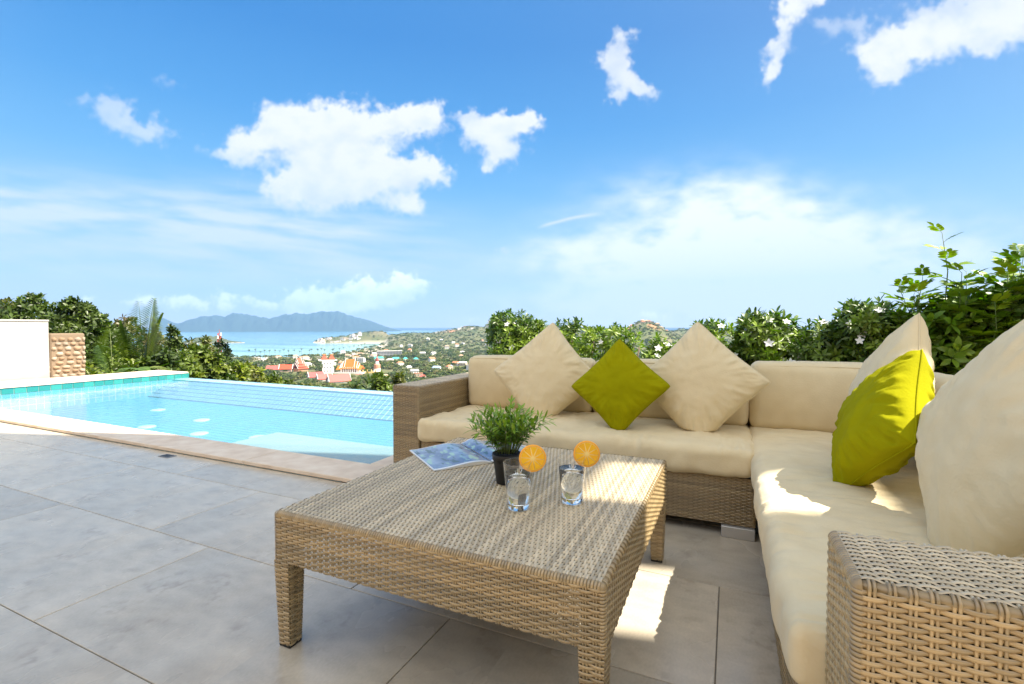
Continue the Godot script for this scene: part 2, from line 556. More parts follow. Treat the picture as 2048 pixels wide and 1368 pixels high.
func weave(parent: Node, called: String, o: Vector3, u: Vector3, v: Vector3, width: float, height: float, taper := 1.0) -> void:
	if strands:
		return weave_strands(parent, o, u, v, width, height, M.canes_toplit if called == "woven_top" else M.canes_lit)
	var nu := maxi(1, roundi(width / (2.0 * PS)))
	var nv := maxi(1, roundi(height / (2.0 * PW)))
	var n := u.cross(v)
	var sv := height / (nv * 2.0 * PW)
	var where := []
	var tints := []
	for j in nv:
		var t := cane_tint()
		var k := lerpf(taper, 1.0, (j + 0.5) / nv)
		var su := width * k / (nu * 2.0 * PS)
		for i in nu:
			var b := Basis(u * su, v * sv, n)
			where.append(Transform3D(b, o + u * (width * (1.0 - k) * 0.5 + i * 2.0 * PS * su) + v * (j * 2.0 * PW * sv)))
			# tops painted paler, standing in for the sky light they catch
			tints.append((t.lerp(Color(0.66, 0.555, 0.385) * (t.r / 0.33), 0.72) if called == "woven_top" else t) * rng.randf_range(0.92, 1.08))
	copies(parent, called, cell_mesh, M.wicker, where, tints)

# strands that turn a rounded edge from the face with normal n1 to the face with normal n2
# the same weave with every strand a piece of its own, for the panels right in front of the camera
var strand_mesh := {}

func weave_strands(parent: Node, o: Vector3, u: Vector3, v: Vector3, width: float, height: float, cane: Array) -> void:
	var np := roundi(width / PS)
	var nr := roundi(height / PW)
	var ps := width / np
	var pw := height / nr
	var amp := 0.0024
	var b := Basis(u, v, u.cross(v))
	for row in nr:
		var key := "%.4f %d" % [width, row % 2]
		if not strand_mesh.has(key):
			var st := mb()
			var path := []
			var out := []
			for k in np * 6 + 1:
				var x := k / 6.0 * ps
				var ph := PI * (x - 0.5 * ps) / ps + PI * (row % 2)
				path.append(Vector3(x, 0, amp * clampf(1.3 * cos(ph), -1.0, 1.0)))
				out.append(Vector3(amp * PI / ps * sin(ph), 0, 1.0).normalized())
			rib(st, path, Vector3.UP, out, 0.0075, 0.0019)
			strand_mesh[key] = done(st)
		part(parent, "weaver", strand_mesh[key], cane[rng.randi() % 8], Transform3D(b, o + v * (row + 0.5) * pw))
	var key2 := "%.4f" % height
	if not strand_mesh.has(key2):
		var st := mb()
		rib(st, [Vector3(0, -0.002, 0), Vector3(0, height * 0.5, 0), Vector3(0, height + 0.002, 0)], Vector3.LEFT, [Vector3.BACK, Vector3.BACK, Vector3.BACK], 0.0047, 0.0026)
		strand_mesh[key2] = done(st)
	for p in np:
		for s in [-1.0, 1.0]:
			part(parent, "stake", strand_mesh[key2], cane[rng.randi() % 8], Transform3D(b, o + u * ((p + 0.5) * ps + s * 0.0031)))

func turn_edge(parent: Node, called: String, o: Vector3, dir: Vector3, length: float, n1: Vector3, n2: Vector3, r: float, pitch: float, width: float) -> void:
	if dir.cross(n1).dot(n2) < 0.0:
		var s := n1
		n1 = n2
		n2 = s
	var key := "%.4f %.4f" % [r, width]
	if not bend_mesh.has(key):
		var st := mb()
		var path := []
		var out := []
		for k in 6:
			var a := PI * 0.5 * k / 5.0
			out.append(Vector3(0, cos(a), sin(a)))
			path.append(out[k] * (r + 0.0012))
		rib(st, path, Vector3.LEFT, out, width, 0.0024)
		bend_mesh[key] = done(st)
	var rod := mb()
	var rp := []
	for k in 9:
		rp.append(o + dir * length * k / 8.0)
	add_tube(rod, rp, [r - 0.0012], 10)
	part(parent, "edge_cane", done(rod), M.cane_cap)
	var n := maxi(1, roundi(length / pitch))
	if width < 0.005:
		n = 2 * maxi(1, roundi(length / PS))
	var where := []
	var tints := []
	for i in n:
		var at := (i + 0.5) * length / n
		if width < 0.005:
			at = (i / 2 + 0.5) * length / (n / 2) + (0.0031 if i % 2 else -0.0031)
		where.append(Transform3D(Basis(dir, n1, n2), o + dir * at))
		tints.append(cane_tint())
	copies(parent, called, bend_mesh[key], M.wicker, where, tints)

# a cane-covered box; faces: any of "front back left right top"; weavers of the top run along x, or along z with top_z
func wicker_box(t: Node, a: Vector3, b: Vector3, faces: Array, top_z := false, core := true) -> void:
	var r := 0.011
	var w := b.x - a.x
	var h := b.y - a.y
	var d := b.z - a.z
	var ht := h - (r if faces.has("top") else 0.0)
	if core:
		part(t, "frame", box_mesh(a + Vector3(0.008, 0.004, 0.008), b - Vector3(0.008, 0.008, 0.008)), M.core)  # dark box that paints the shaded hollow behind the weave
	if faces.has("front"):
		weave(t, "woven_panel", Vector3(a.x + r, a.y, b.z), Vector3.RIGHT, Vector3.UP, w - 2 * r, ht)
	if faces.has("back"):
		weave(t, "woven_panel", Vector3(b.x - r, a.y, a.z), Vector3.LEFT, Vector3.UP, w - 2 * r, ht)
	if faces.has("right"):
		weave(t, "woven_panel", Vector3(b.x, a.y, b.z - r), Vector3.FORWARD, Vector3.UP, d - 2 * r, ht)
	if faces.has("left"):
		weave(t, "woven_panel", Vector3(a.x, a.y, a.z + r), Vector3.BACK, Vector3.UP, d - 2 * r, ht)
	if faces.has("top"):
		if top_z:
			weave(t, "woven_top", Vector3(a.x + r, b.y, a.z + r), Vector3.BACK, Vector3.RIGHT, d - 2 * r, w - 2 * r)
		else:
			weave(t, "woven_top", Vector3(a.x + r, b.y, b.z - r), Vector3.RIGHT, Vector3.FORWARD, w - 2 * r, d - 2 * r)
		var y := b.y - r
		var fine := PW
		var wide := PS * 0.5
		if faces.has("front"):
			turn_edge(t, "woven_edge", Vector3(a.x + r, y, b.z - r), Vector3.RIGHT, w - 2 * r, Vector3.UP, Vector3.BACK, r, fine if top_z else wide, 0.0068 if top_z else 0.0047)
		if faces.has("back"):
			turn_edge(t, "woven_edge", Vector3(a.x + r, y, a.z + r), Vector3.RIGHT, w - 2 * r, Vector3.UP, Vector3.FORWARD, r, fine if top_z else wide, 0.0068 if top_z else 0.0047)
		if faces.has("right"):
			turn_edge(t, "woven_edge", Vector3(b.x - r, y, a.z + r), Vector3.BACK, d - 2 * r, Vector3.UP, Vector3.RIGHT, r, wide if top_z else fine, 0.0047 if top_z else 0.0068)
		if faces.has("left"):
			turn_edge(t, "woven_edge", Vector3(a.x + r, y, a.z + r), Vector3.BACK, d - 2 * r, Vector3.UP, Vector3.LEFT, r, wide if top_z else fine, 0.0047 if top_z else 0.0068)
	for c in [["front", "right", Vector3(b.x - r, a.y, b.z - r), Vector3.BACK, Vector3.RIGHT], ["front", "left", Vector3(a.x + r, a.y, b.z - r), Vector3.BACK, Vector3.LEFT], ["back", "right", Vector3(b.x - r, a.y, a.z + r), Vector3.FORWARD, Vector3.RIGHT], ["back", "left", Vector3(a.x + r, a.y, a.z + r), Vector3.FORWARD, Vector3.LEFT]]:
		if faces.has(c[0]) and faces.has(c[1]):
			turn_edge(t, "woven_corner", c[2], Vector3.UP, ht, c[3], c[4], r, PW, 0.0069)
			if faces.has("top"):
				# the little cap where three edges meet
				var st := mb()
				for i in 4:
					for k in 4:
						var q := []
						for e in [[i, k], [i + 1, k], [i + 1, k + 1], [i, k + 1]]:
							var al: float = PI * 0.5 * e[0] / 4.0
							var be: float = PI * 0.5 * e[1] / 4.0
							q.append((c[3] * cos(be) + c[4] * sin(be)) * cos(al) * (r + 0.002) + Vector3.UP * sin(al) * (r + 0.002))
						if c[3].cross(c[4]).y > 0.0:
							quad(st, q[0], q[1], q[2], q[3])
						else:
							quad(st, q[3], q[2], q[1], q[0])
				var cm: StandardMaterial3D = M.cane_cap
				part(t, "corner_cap", done(st), cm, Transform3D(Basis(), c[2] + Vector3.UP * ht))

# ------------------------------------------------------------------ upholstery
# a box cushion: rounded edges, crowned faces and creases that run across its long axis
func cushion(parent: Node, called: String, a: Vector3, b: Vector3, r: float, crown: Vector3, amp: float, along_z: bool, seed_: int, step := 0.014) -> MeshInstance3D:
	var c := (a + b) * 0.5
	var h := (b - a) * 0.5
	var fine := fbm(seed_, 1.0, 3)
	var st := mb()
	for ax in 3:
		var u := (ax + 1) % 3
		var v := (ax + 2) % 3
		for s in [-1.0, 1.0]:
			var nu := maxi(6, int(2.0 * h[u] / step))
			var nv := maxi(6, int(2.0 * h[v] / step))
			var g := PackedVector3Array()
			for j in nv + 1:
				for i in nu + 1:
					var p := Vector3.ZERO
					p[ax] = s * h[ax]
					p[u] = h[u] * sin(PI * 0.5 * (2.0 * i / nu - 1.0)) * 0.5 + h[u] * (2.0 * i / nu - 1.0) * 0.5
					p[v] = h[v] * sin(PI * 0.5 * (2.0 * j / nv - 1.0)) * 0.5 + h[v] * (2.0 * j / nv - 1.0) * 0.5
					var q := Vector3(clampf(p.x, -h.x + r, h.x - r), clampf(p.y, -h.y + r, h.y - r), clampf(p.z, -h.z + r, h.z - r))
					var n := (p - q).normalized()
					p = q + n * r
					var k := Vector3(p.x / h.x, p.y / h.y, p.z / h.z)
					var bulge := Vector3((1 - k.y * k.y) * (1 - k.z * k.z), (1 - k.x * k.x) * (1 - k.z * k.z), (1 - k.x * k.x) * (1 - k.y * k.y))
					p += Vector3(n.x * crown.x * bulge.x, n.y * crown.y * bulge.y, n.z * crown.z * bulge.z)
					var w := p + c
					var long: float = w.z if along_z else w.x
					var wide: float = w.x if along_z else w.z
					var crease := fine.get_noise_3d(long * 21.0, w.y * 3.5, wide * 2.6)
					crease = 1.0 - 2.4 * absf(crease)
					var where := smooth(-0.35, 0.5, fine.get_noise_3d(long * 1.6 + 40.0, w.y * 2.0, wide * 2.2))
					p += n * (amp * (0.30 + 0.70 * maxf(n.y, 0.0)) * crease * where + amp * 1.3 * fine.get_noise_3d(w.x * 4.0, w.y * 4.0 + 9.0, w.z * 4.0))
					g.append(p)
			add_grid(st, g, nu + 1, s < 0)
	return part(parent, called, done(st), M.fabric, Transform3D(Basis(), c))

func piping(parent: Node, pts: Array, m: Material, r := 0.003, closed := true, xf := Transform3D()) -> void:
	var st := mb()
	add_tube(st, pts, [r], 5, closed)
	part(parent, "piping", done(st), m, xf)

# a square scatter cushion; local x and y in its plane, z its thickness; cut: world height it is squashed against
func pillow(called: String, label: String, a: float, thick: float, xf: Transform3D, m: Material, cut: float, seed_: int, gathers := 0.15) -> void:
	var t := thing(called, label, "cushion", xf.origin, 0.0, "")
	var basis := Transform3D(xf.basis, Vector3.ZERO)
	var f := fbm(seed_, 1.0, 3)
	var n := 84
	var st := mb()
	var rim := []
	var shape := func(u: float, v: float, side: float) -> Vector3:
		var pinch := 0.085
		var blunt := 1.0 - 0.055 * pow(absf(u * v), 5.0)
		var x := a * u * (1.0 - pinch * (1.0 - v * v) * u * u) * blunt
		var y := a * v * (1.0 - pinch * (1.0 - u * u) * v * v) * blunt
		var core := (1.0 - u * u) * (1.0 - v * v)
		var z := thick * pow(core, 0.42)
		var edge := maxf(absf(u), absf(v))
		var ang := atan2(v, u)
		var rad := sqrt(u * u + v * v)
		# gathers that run in from the seams and a few broad folds across the middle
		var gather := f.get_noise_3d(ang * 4.6, rad * 1.3, side * 3.0) * smooth(0.35, 0.95, edge) * smooth(1.0, 0.90, edge)
		var fold := f.get_noise_3d(u * 1.3 + 20.0, v * 1.3, side * 5.0)
		var dent := f.get_noise_3d((u + v) * 2.6, (u - v) * 0.8 + 7.0, side * 2.0)
		dent = (1.0 - 2.2 * absf(dent)) * smooth(1.0, 0.5, edge)
		z += thick * (gathers * gather + 0.10 * fold * smooth(1.0, 0.6, edge) + 0.012 * dent)
		return Vector3(x, y, maxf(z, 0.0015) * side)
	var place := func(p: Vector3) -> Vector3:
		var w: Vector3 = basis * p
		var low := cut - xf.origin.y
		if w.y < low + 0.012:
			var k := low + 0.012 - w.y
			w.y = low + 0.012 * exp(-k / 0.012)
		return w
	for side in [1.0, -1.0]:
		var g := PackedVector3Array()
		for j in n + 1:
			for i in n + 1:
				# denser towards the seams
				var u := sin(PI * 0.5 * (2.0 * i / n - 1.0))
				var v := sin(PI * 0.5 * (2.0 * j / n - 1.0))
				u = lerpf(u, 2.0 * i / n - 1.0, 0.45)
				v = lerpf(v, 2.0 * j / n - 1.0, 0.45)
				g.append(place.call(shape.call(u, v, side)))
		add_grid(st, g, n + 1, side < 0)
	part(t, "cover", done(st), m)
	for e in 4:
		for k in 40:
			var s := 2.0 * k / 40.0 - 1.0
			var uv: Vector2 = [Vector2(s, -1), Vector2(1, s), Vector2(-s, 1), Vector2(-1, -s)][e]
			var p: Vector3 = shape.call(uv.x, uv.y, 1.0)
			p.z = 0.0
			rim.append(place.call(p * 1.004))
	piping(t, rim, m, 0.0033)

# ------------------------------------------------------------------ the terrace, the villa and the pool
const TILE_L := 1.285
const TILE_W := 0.608

func make_terrace() -> void:
	var deck := Node3D.new()
	deck.name = "terrace_floor"
	structure(deck)
	add_child(deck)
	part(deck, "grout_bed", box_mesh(Vector3(-9.2, -0.16, -2.335), Vector3(2.2, -0.004, 0.45)), M.grout)
	part(deck, "bounce_paving", box_mesh(Vector3(-9.2, -0.16, 0.452), Vector3(7.2, 0.0, 9.0)), M.paving)  # unseen paving, added so its sunlit surface bounces warm light
	part(deck, "bounce_paving", box_mesh(Vector3(2.202, -0.16, -2.3), Vector3(7.2, 0.0, 0.45)), M.paving)
	part(deck, "grout_bed", box_mesh(Vector3(-2.05, -0.16, -4.2), Vector3(2.2, -0.004, -2.337)), M.grout)
	var tex := tile_texture()
	var tiles := []
	for k in 6:
		var m := mat(Color.WHITE.darkened(0.035 * (k % 3)), 0.30, 0.55)
		m.albedo_texture = tex
		m.uv1_scale = Vector3(0.62, 0.30, 1)
		m.uv1_offset = Vector3(0.37 * k, 0.61 * k, 0)
		m.roughness_texture = M.tile_rough
		tiles.append(m)
	var shapes := {}
	for row in range(-2, 7):
		var b0 := 0.775 + TILE_W * row
		var b1 := b0 + TILE_W
		var shift := -0.868 if row % 2 == 0 else -0.028
		for col in range(-7, 4):
			var x0 := shift + TILE_L * col
			var x1 := x0 + TILE_L
			var lo := b0
			var hi := b1
			if x0 > 2.2 or x1 < -9.2:
				continue
			x1 = minf(x1, 2.2)
			x0 = maxf(x0, -9.2)
			if lo > 4.15:
				continue
			if hi > 2.33 and x0 < -2.05:
				if lo > 2.3:
					if x1 < -2.0:
						continue
					x0 = -2.05
				else:
					hi = 2.332 if x1 < -1.0 else hi
			if x1 - x0 < 0.03 or hi - lo < 0.03:
				continue
			var g := 0.0018
			var key := "%.3f %.3f" % [x1 - x0, hi - lo]
			if not shapes.has(key):
				shapes[key] = tile_mesh(x1 - x0 - 2 * g, hi - lo - 2 * g)
			part(deck, "floor_tile", shapes[key], tiles[rng.randi() % 6], Transform3D(Basis(), Vector3((x0 + x1) * 0.5, 0, -(lo + hi) * 0.5)))
	# slot drain let into the tiles by the pool
	var dr := thing("floor_drain", "small grey slotted drain grate set in the floor by the pool coping", "drain", Vector3(-3.985, 0.0, -2.243))
	part(dr, "frame", box_mesh(Vector3(-0.062, 0.001, -0.036), Vector3(0.062, 0.0035, 0.036), 0.001), M.drain_frame)
	for k in 7:
		part(dr, "slot", box_mesh(Vector3(-0.050 + k * 0.0145, 0.002, -0.028), Vector3(-0.043 + k * 0.0145, 0.0045, 0.028)), M.black)

func tile_mesh(l: float, w: float) -> ArrayMesh:
	var st := mb(true)
	var hx := l * 0.5
	var hz := w * 0.5
	var b := 0.0015
	var top := [Vector3(-hx + b, 0, hz - b), Vector3(-hx + b, 0, -hz + b), Vector3(hx - b, 0, -hz + b), Vector3(hx - b, 0, hz - b)]
	var low := [Vector3(-hx, -b, hz), Vector3(-hx, -b, -hz), Vector3(hx, -b, -hz), Vector3(hx, -b, hz)]
	var uv := func(p: Vector3) -> Vector2: return Vector2(p.x + hx, p.z + hz) / 1.0
	quad_uv(st, top, top.map(uv))
	for k in 4:
		var n := (k + 1) % 4
		var q := [top[k], low[k], low[n], top[n]]
		quad_uv(st, q, q.map(uv))
		q = [low[k], low[k] - Vector3(0, 0.012, 0), low[n] - Vector3(0, 0.012, 0), low[n]]
		quad_uv(st, q, q.map(uv))
	return done(st)

func slab_between(a: Vector3, b: Vector3, rise: Vector3) -> ArrayMesh:
	var st := mb(true)
	var n := Vector3(0, 0.004, 0)
	quad(st, a - n, a + rise - n, b + rise - n, b - n)
	return done(st)

func slab(outline: Array, low: float, high: float) -> ArrayMesh:
	# a flat plate over an outline of (x, z) corners
	var st := mb(true)
	var idx := Geometry2D.triangulate_polygon(PackedVector2Array(outline))
	for k in range(0, idx.size(), 3):
		var p := []
		for m in 3:
			p.append(outline[idx[k + m]])
		if (p[1] - p[0]).cross(p[2] - p[0]) < 0.0:
			p.reverse()
		tri(st, Vector3(p[0].x, high, p[0].y), Vector3(p[1].x, high, p[1].y), Vector3(p[2].x, high, p[2].y))
		tri(st, Vector3(p[0].x, low, p[0].y), Vector3(p[2].x, low, p[2].y), Vector3(p[1].x, low, p[1].y))
	for k in outline.size():
		var a: Vector2 = outline[k]
		var b: Vector2 = outline[(k + 1) % outline.size()]
		quad(st, Vector3(a.x, low, a.y), Vector3(a.x, high, a.y), Vector3(b.x, high, b.y), Vector3(b.x, low, b.y))
	return done(st)

func make_shade_wing() -> void:
	# added unseen wing: roof outline and opening shaped to cast shade and sun
	var v := thing("villa", "unseen white villa wing added with a high roof shaped to shade the seating", "house")
	part(v, "wall", box_mesh(Vector3(7.3, -0.5, -4.4), Vector3(9.3, 7.99, -1.6), 0.02), M.white)
	part(v, "bounce_wall", box_mesh(Vector3(-12.0, -0.5, 7.0), Vector3(7.0, 5.5, 9.0), 0.02), M.cream)  # unseen wall behind the camera, added to throw warm light forward
	part(v, "roof", slab([Vector2(5.27, -1.7), Vector2(-1.6, -1.7), Vector2(-1.6, -3.25), Vector2(-0.2, -3.68), Vector2(1.06, -4.07), Vector2(2.2, -4.43), Vector2(3.5, -4.83), Vector2(5.27, -4.85)], 8.0, 8.07), M.white)
	part(v, "roof", slab([Vector2(9.4, -1.7), Vector2(6.22, -1.7), Vector2(6.22, -4.87), Vector2(9.4, -4.9)], 8.0, 8.07), M.white)
	part(v, "roof", slab([Vector2(6.218, -1.7), Vector2(5.272, -1.7), Vector2(5.272, -3.02), Vector2(6.218, -3.23)], 8.0, 8.07), M.white)
	part(v, "roof", slab([Vector2(6.218, -3.70), Vector2(5.272, -3.48), Vector2(5.272, -4.85), Vector2(6.218, -4.87)], 8.0, 8.07), M.white)

const PX0 := -10.25
const PX1 := -2.31
const PB0 := 2.63
const PB1 := 5.90

func make_pool() -> void:
	var pool := Node3D.new()
	pool.name = "pool_basin"
	structure(pool)
	add_child(pool)
	var bed := -0.33
	part(pool, "pool_bed", box_mesh(Vector3(PX0 - 0.3, bed - 0.25, -PB1 - 0.31), Vector3(PX1 + 0.3, bed - 0.012, -PB0 + 0.27)), M.pool_bed)
	part(pool, "infinity_wall", box_mesh(Vector3(PX0 - 0.31, -1.6, -PB1 - 0.30), Vector3(PX1 + 0.31, -0.036, -PB1 - 0.012), 0.006), M.pool_rim)
	part(pool, "side_wall", box_mesh(Vector3(PX0 - 0.30, bed, -PB1), Vector3(PX0 - 0.012, 0.03, -PB0 + 0.2)), M.pool_bed)
	part(pool, "side_wall", box_mesh(Vector3(PX1 + 0.012, bed, -PB1 - 0.29), Vector3(PX1 + 0.26, -0.002, -PB0 + 0.2)), M.pool_bed)
	part(pool, "near_wall", box_mesh(Vector3(PX0 - 0.012, bed, -PB0 + 0.012), Vector3(PX1 + 0.012, -0.002, -PB0 + 0.29)), M.pool_bed)
	# glazed tiles on the floor and walls, joints recessed
	var st := mb(true)
	add_box(st, Vector3(-0.0462, -0.004, -0.0462), Vector3(0.0462, 0.0, 0.0462), 0.002)
	var tile := done(st)
	var where := []
	var tints := []
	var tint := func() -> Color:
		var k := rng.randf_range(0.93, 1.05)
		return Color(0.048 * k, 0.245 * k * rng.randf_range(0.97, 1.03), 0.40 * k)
	var nx := int((PX1 - PX0) / 0.1)
	var nz := int((PB1 - PB0) / 0.1)
	for j in nz + 1:
		for i in nx + 1:
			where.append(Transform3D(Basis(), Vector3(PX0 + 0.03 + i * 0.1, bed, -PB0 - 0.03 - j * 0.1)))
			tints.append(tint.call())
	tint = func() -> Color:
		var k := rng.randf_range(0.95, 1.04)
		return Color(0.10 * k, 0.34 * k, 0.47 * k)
	for i in nx + 1:
		for j in 3:
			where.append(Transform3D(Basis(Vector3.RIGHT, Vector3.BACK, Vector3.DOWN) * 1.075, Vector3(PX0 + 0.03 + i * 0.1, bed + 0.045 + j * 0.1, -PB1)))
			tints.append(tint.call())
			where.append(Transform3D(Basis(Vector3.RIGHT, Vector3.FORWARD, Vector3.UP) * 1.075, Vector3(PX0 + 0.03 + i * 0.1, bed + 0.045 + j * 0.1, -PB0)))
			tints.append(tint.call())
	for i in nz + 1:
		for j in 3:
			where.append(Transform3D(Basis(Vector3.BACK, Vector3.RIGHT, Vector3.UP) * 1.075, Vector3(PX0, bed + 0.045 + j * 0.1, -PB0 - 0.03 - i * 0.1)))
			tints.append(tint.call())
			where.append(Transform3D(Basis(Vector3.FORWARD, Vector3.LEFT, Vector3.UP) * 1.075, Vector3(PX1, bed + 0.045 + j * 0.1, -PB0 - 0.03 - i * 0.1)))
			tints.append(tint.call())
	# added slope to the infinity wall, shaped to catch sun along its shaded band
	var rise := Vector3(0, 0.265, -0.46)
	var up := rise.normalized()
	part(pool, "added_slope", slab_between(Vector3(PX0, bed, -PB1 + 0.46), Vector3(PX1, bed, -PB1 + 0.46), rise), M.added_slope_bed)
	for i in nx + 1:
		for j in 5:
			var k := rng.randf_range(0.93, 1.05)
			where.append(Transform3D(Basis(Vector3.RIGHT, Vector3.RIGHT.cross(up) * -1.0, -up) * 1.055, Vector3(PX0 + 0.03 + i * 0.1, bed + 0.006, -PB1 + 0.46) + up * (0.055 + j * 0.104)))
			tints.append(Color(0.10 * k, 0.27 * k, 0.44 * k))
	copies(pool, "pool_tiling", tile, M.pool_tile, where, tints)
	# entry step in the near right corner
	part(pool, "entry_step", box_mesh(Vector3(-4.45, bed + 0.001, -3.62), Vector3(PX1 - 0.001, -0.125, -PB0 - 0.001), 0.012), M.step)
	part(pool, "entry_step", box_mesh(Vector3(-4.15, -0.1245, -3.32), Vector3(PX1 - 0.002, -0.085, -PB0 - 0.002), 0.012), M.step)
	# floor fittings
	for p in [[-6.9, 4.35], [-6.05, 3.78], [-7.1, 3.75], [-5.2, 3.95], [-8.4, 4.6]]:
		var d := mb()
		add_lathe(d, [Vector2(0.105, 0), Vector2(0.10, 0.012), Vector2(0.07, 0.018), Vector2(0, 0.02)], 24)
		tag(part(self, "pool_drain", done(d), M.pool_fitting, Transform3D(Basis(), Vector3(p[0], bed + 0.001, -p[1]))), "round white fitting on the pool floor under water", "drain", "round fittings on the pool floor")
	var w := MeshInstance3D.new()
	var pm := PlaneMesh.new()
	pm.size = Vector2(PX1 - PX0 + 0.02, PB1 - PB0 + 0.30)
	w.mesh = pm
	w.material_override = M.water
	w.name = "pool_water"
	w.position = Vector3((PX0 + PX1) * 0.5, -0.026, -(PB0 + PB1 + 0.28) * 0.5)
	structure(w)
	add_child(w)
	# coping stones
	var cop := Node3D.new()
	cop.name = "pool_coping"
	structure(cop)
	add_child(cop)
	part(cop, "coping_bed", box_mesh(Vector3(-11.6, -0.10, -PB0 + 0.025), Vector3(-2.05, 0.004, -2.345)), M.coping_edge)
	var x := -2.03
	var k := 0
	while x > -11.6:
		var x0 := maxf(x - 1.19, -11.6)
		part(cop, "coping_stone", box_mesh(Vector3(x0 + 0.0015, 0.005, -PB0 - 0.015), Vector3(x - 0.0015, 0.034 + 0.001 * (k % 2), -2.325), 0.004), M.coping)
		x = x0
		k += 1
	var z := -PB0 - 0.018
	while z > -6.2:
		var z1 := maxf(z - 1.19, -6.2)
		part(cop, "coping_stone", box_mesh(Vector3(PX1 - 0.015, 0.003, z1 + 0.0015), Vector3(-2.03, 0.034, z - 0.0015), 0.004), M.coping)
		z = z1
	# raised left border with a band of teal tiles facing the water
	part(cop, "border_wall", box_mesh(Vector3(PX0 - 1.0, -0.4, -6.2), Vector3(PX0 - 0.001, 0.062, -PB0 - 0.02)), M.coping)
	z = -PB0 - 0.02
	while z > -6.2:
		var z1 := maxf(z - 1.1, -6.2)
		part(cop, "coping_stone", box_mesh(Vector3(PX0 - 1.0, 0.064, z1 + 0.001), Vector3(PX0 + 0.022, 0.092, z - 0.001), 0.004), M.coping)
		z = z1
	for i in 24:
		var z0 := -PB0 - 0.03 - i * 0.1485
		part(cop, "teal_tile", box_mesh(Vector3(PX0, -0.03, z0 - 0.143), Vector3(PX0 + 0.008, 0.061, z0), 0.002), M.teal if i % 3 else M.teal2)

func make_garden_wall() -> void:
	var x := -11.35
	var wl := thing("garden_wall", "low smooth white garden wall left of the stone pier beyond the pool", "wall", Vector3(x, 0, -4.42))
	part(wl, "wall_face", box_mesh(Vector3(-0.22, -0.5, 0.0), Vector3(0.0, 1.115, 5.0), 0.008), M.garden_white)
	part(wl, "wall_cap", box_mesh(Vector3(-0.235, 1.117, -0.006), Vector3(0.012, 1.15, 5.0), 0.006), M.garden_white)
	var pier := thing("stone_pier", "rough tan fieldstone pier at the end of the white garden wall", "pillar", Vector3(x, 0, -4.42))
	part(pier, "mortar", box_mesh(Vector3(-0.26, -0.5, -0.53), Vector3(0.015, 0.90, -0.008), 0.02), M.mortar)
	var rows := 12
	var yy := -0.12
	for j in rows:
		var hh := rng.randf_range(0.070, 0.104)
		var y0 := yy
		yy += hh
		if yy > 0.93:
			break
		var zc := -0.015 - (0.05 if j % 2 else 0.0)
		while zc > -0.50:
			var l := rng.randf_range(0.085, 0.16)
			l = minf(l, zc + 0.535)
			stone(pier, Vector3(0.018, y0 + hh * 0.5, zc - l * 0.5), Vector3.FORWARD, l, hh * 0.98)
			zc -= l
		stone(pier, Vector3(-0.06, y0 + hh * 0.5, -0.002), Vector3.RIGHT, rng.randf_range(0.10, 0.14), hh * 0.96, Vector3.BACK)
		stone(pier, Vector3(-0.18, y0 + hh * 0.5, -0.002), Vector3.RIGHT, rng.randf_range(0.09, 0.13), hh * 0.96, Vector3.BACK)

func stone(parent: Node, c: Vector3, u: Vector3, w: float, h: float, n := Vector3.RIGHT) -> void:
	var st := mb()
	var k := 9
	var ring := []
	var mid := []
	for i in k:
		var a := -TAU * i / k
		var sq := pow(pow(absf(cos(a)), 3.2) + pow(absf(sin(a)), 3.2), -1.0 / 3.2)
		var rr := sq * rng.randf_range(0.72, 1.0)
		var p := u * cos(a) * w * 0.47 * rr + Vector3.UP * sin(a) * h * 0.47 * rr
		ring.append(p - n * 0.02)
		mid.append(p * 0.86 + n * rng.randf_range(0.010, 0.020))
	var tip := n * rng.randf_range(0.018, 0.028)
	var flip := u.cross(Vector3.UP).dot(n) < 0.0
	for i in k:
		var j := (i + 1) % k
		if flip:
			quad(st, ring[j], ring[i], mid[i], mid[j])
			tri(st, mid[j], mid[i], tip)
		else:
			quad(st, ring[i], ring[j], mid[j], mid[i])
			tri(st, mid[i], mid[j], tip)
	part(parent, "stone", done(st), M.stones[rng.randi() % 5], Transform3D(Basis(), c))

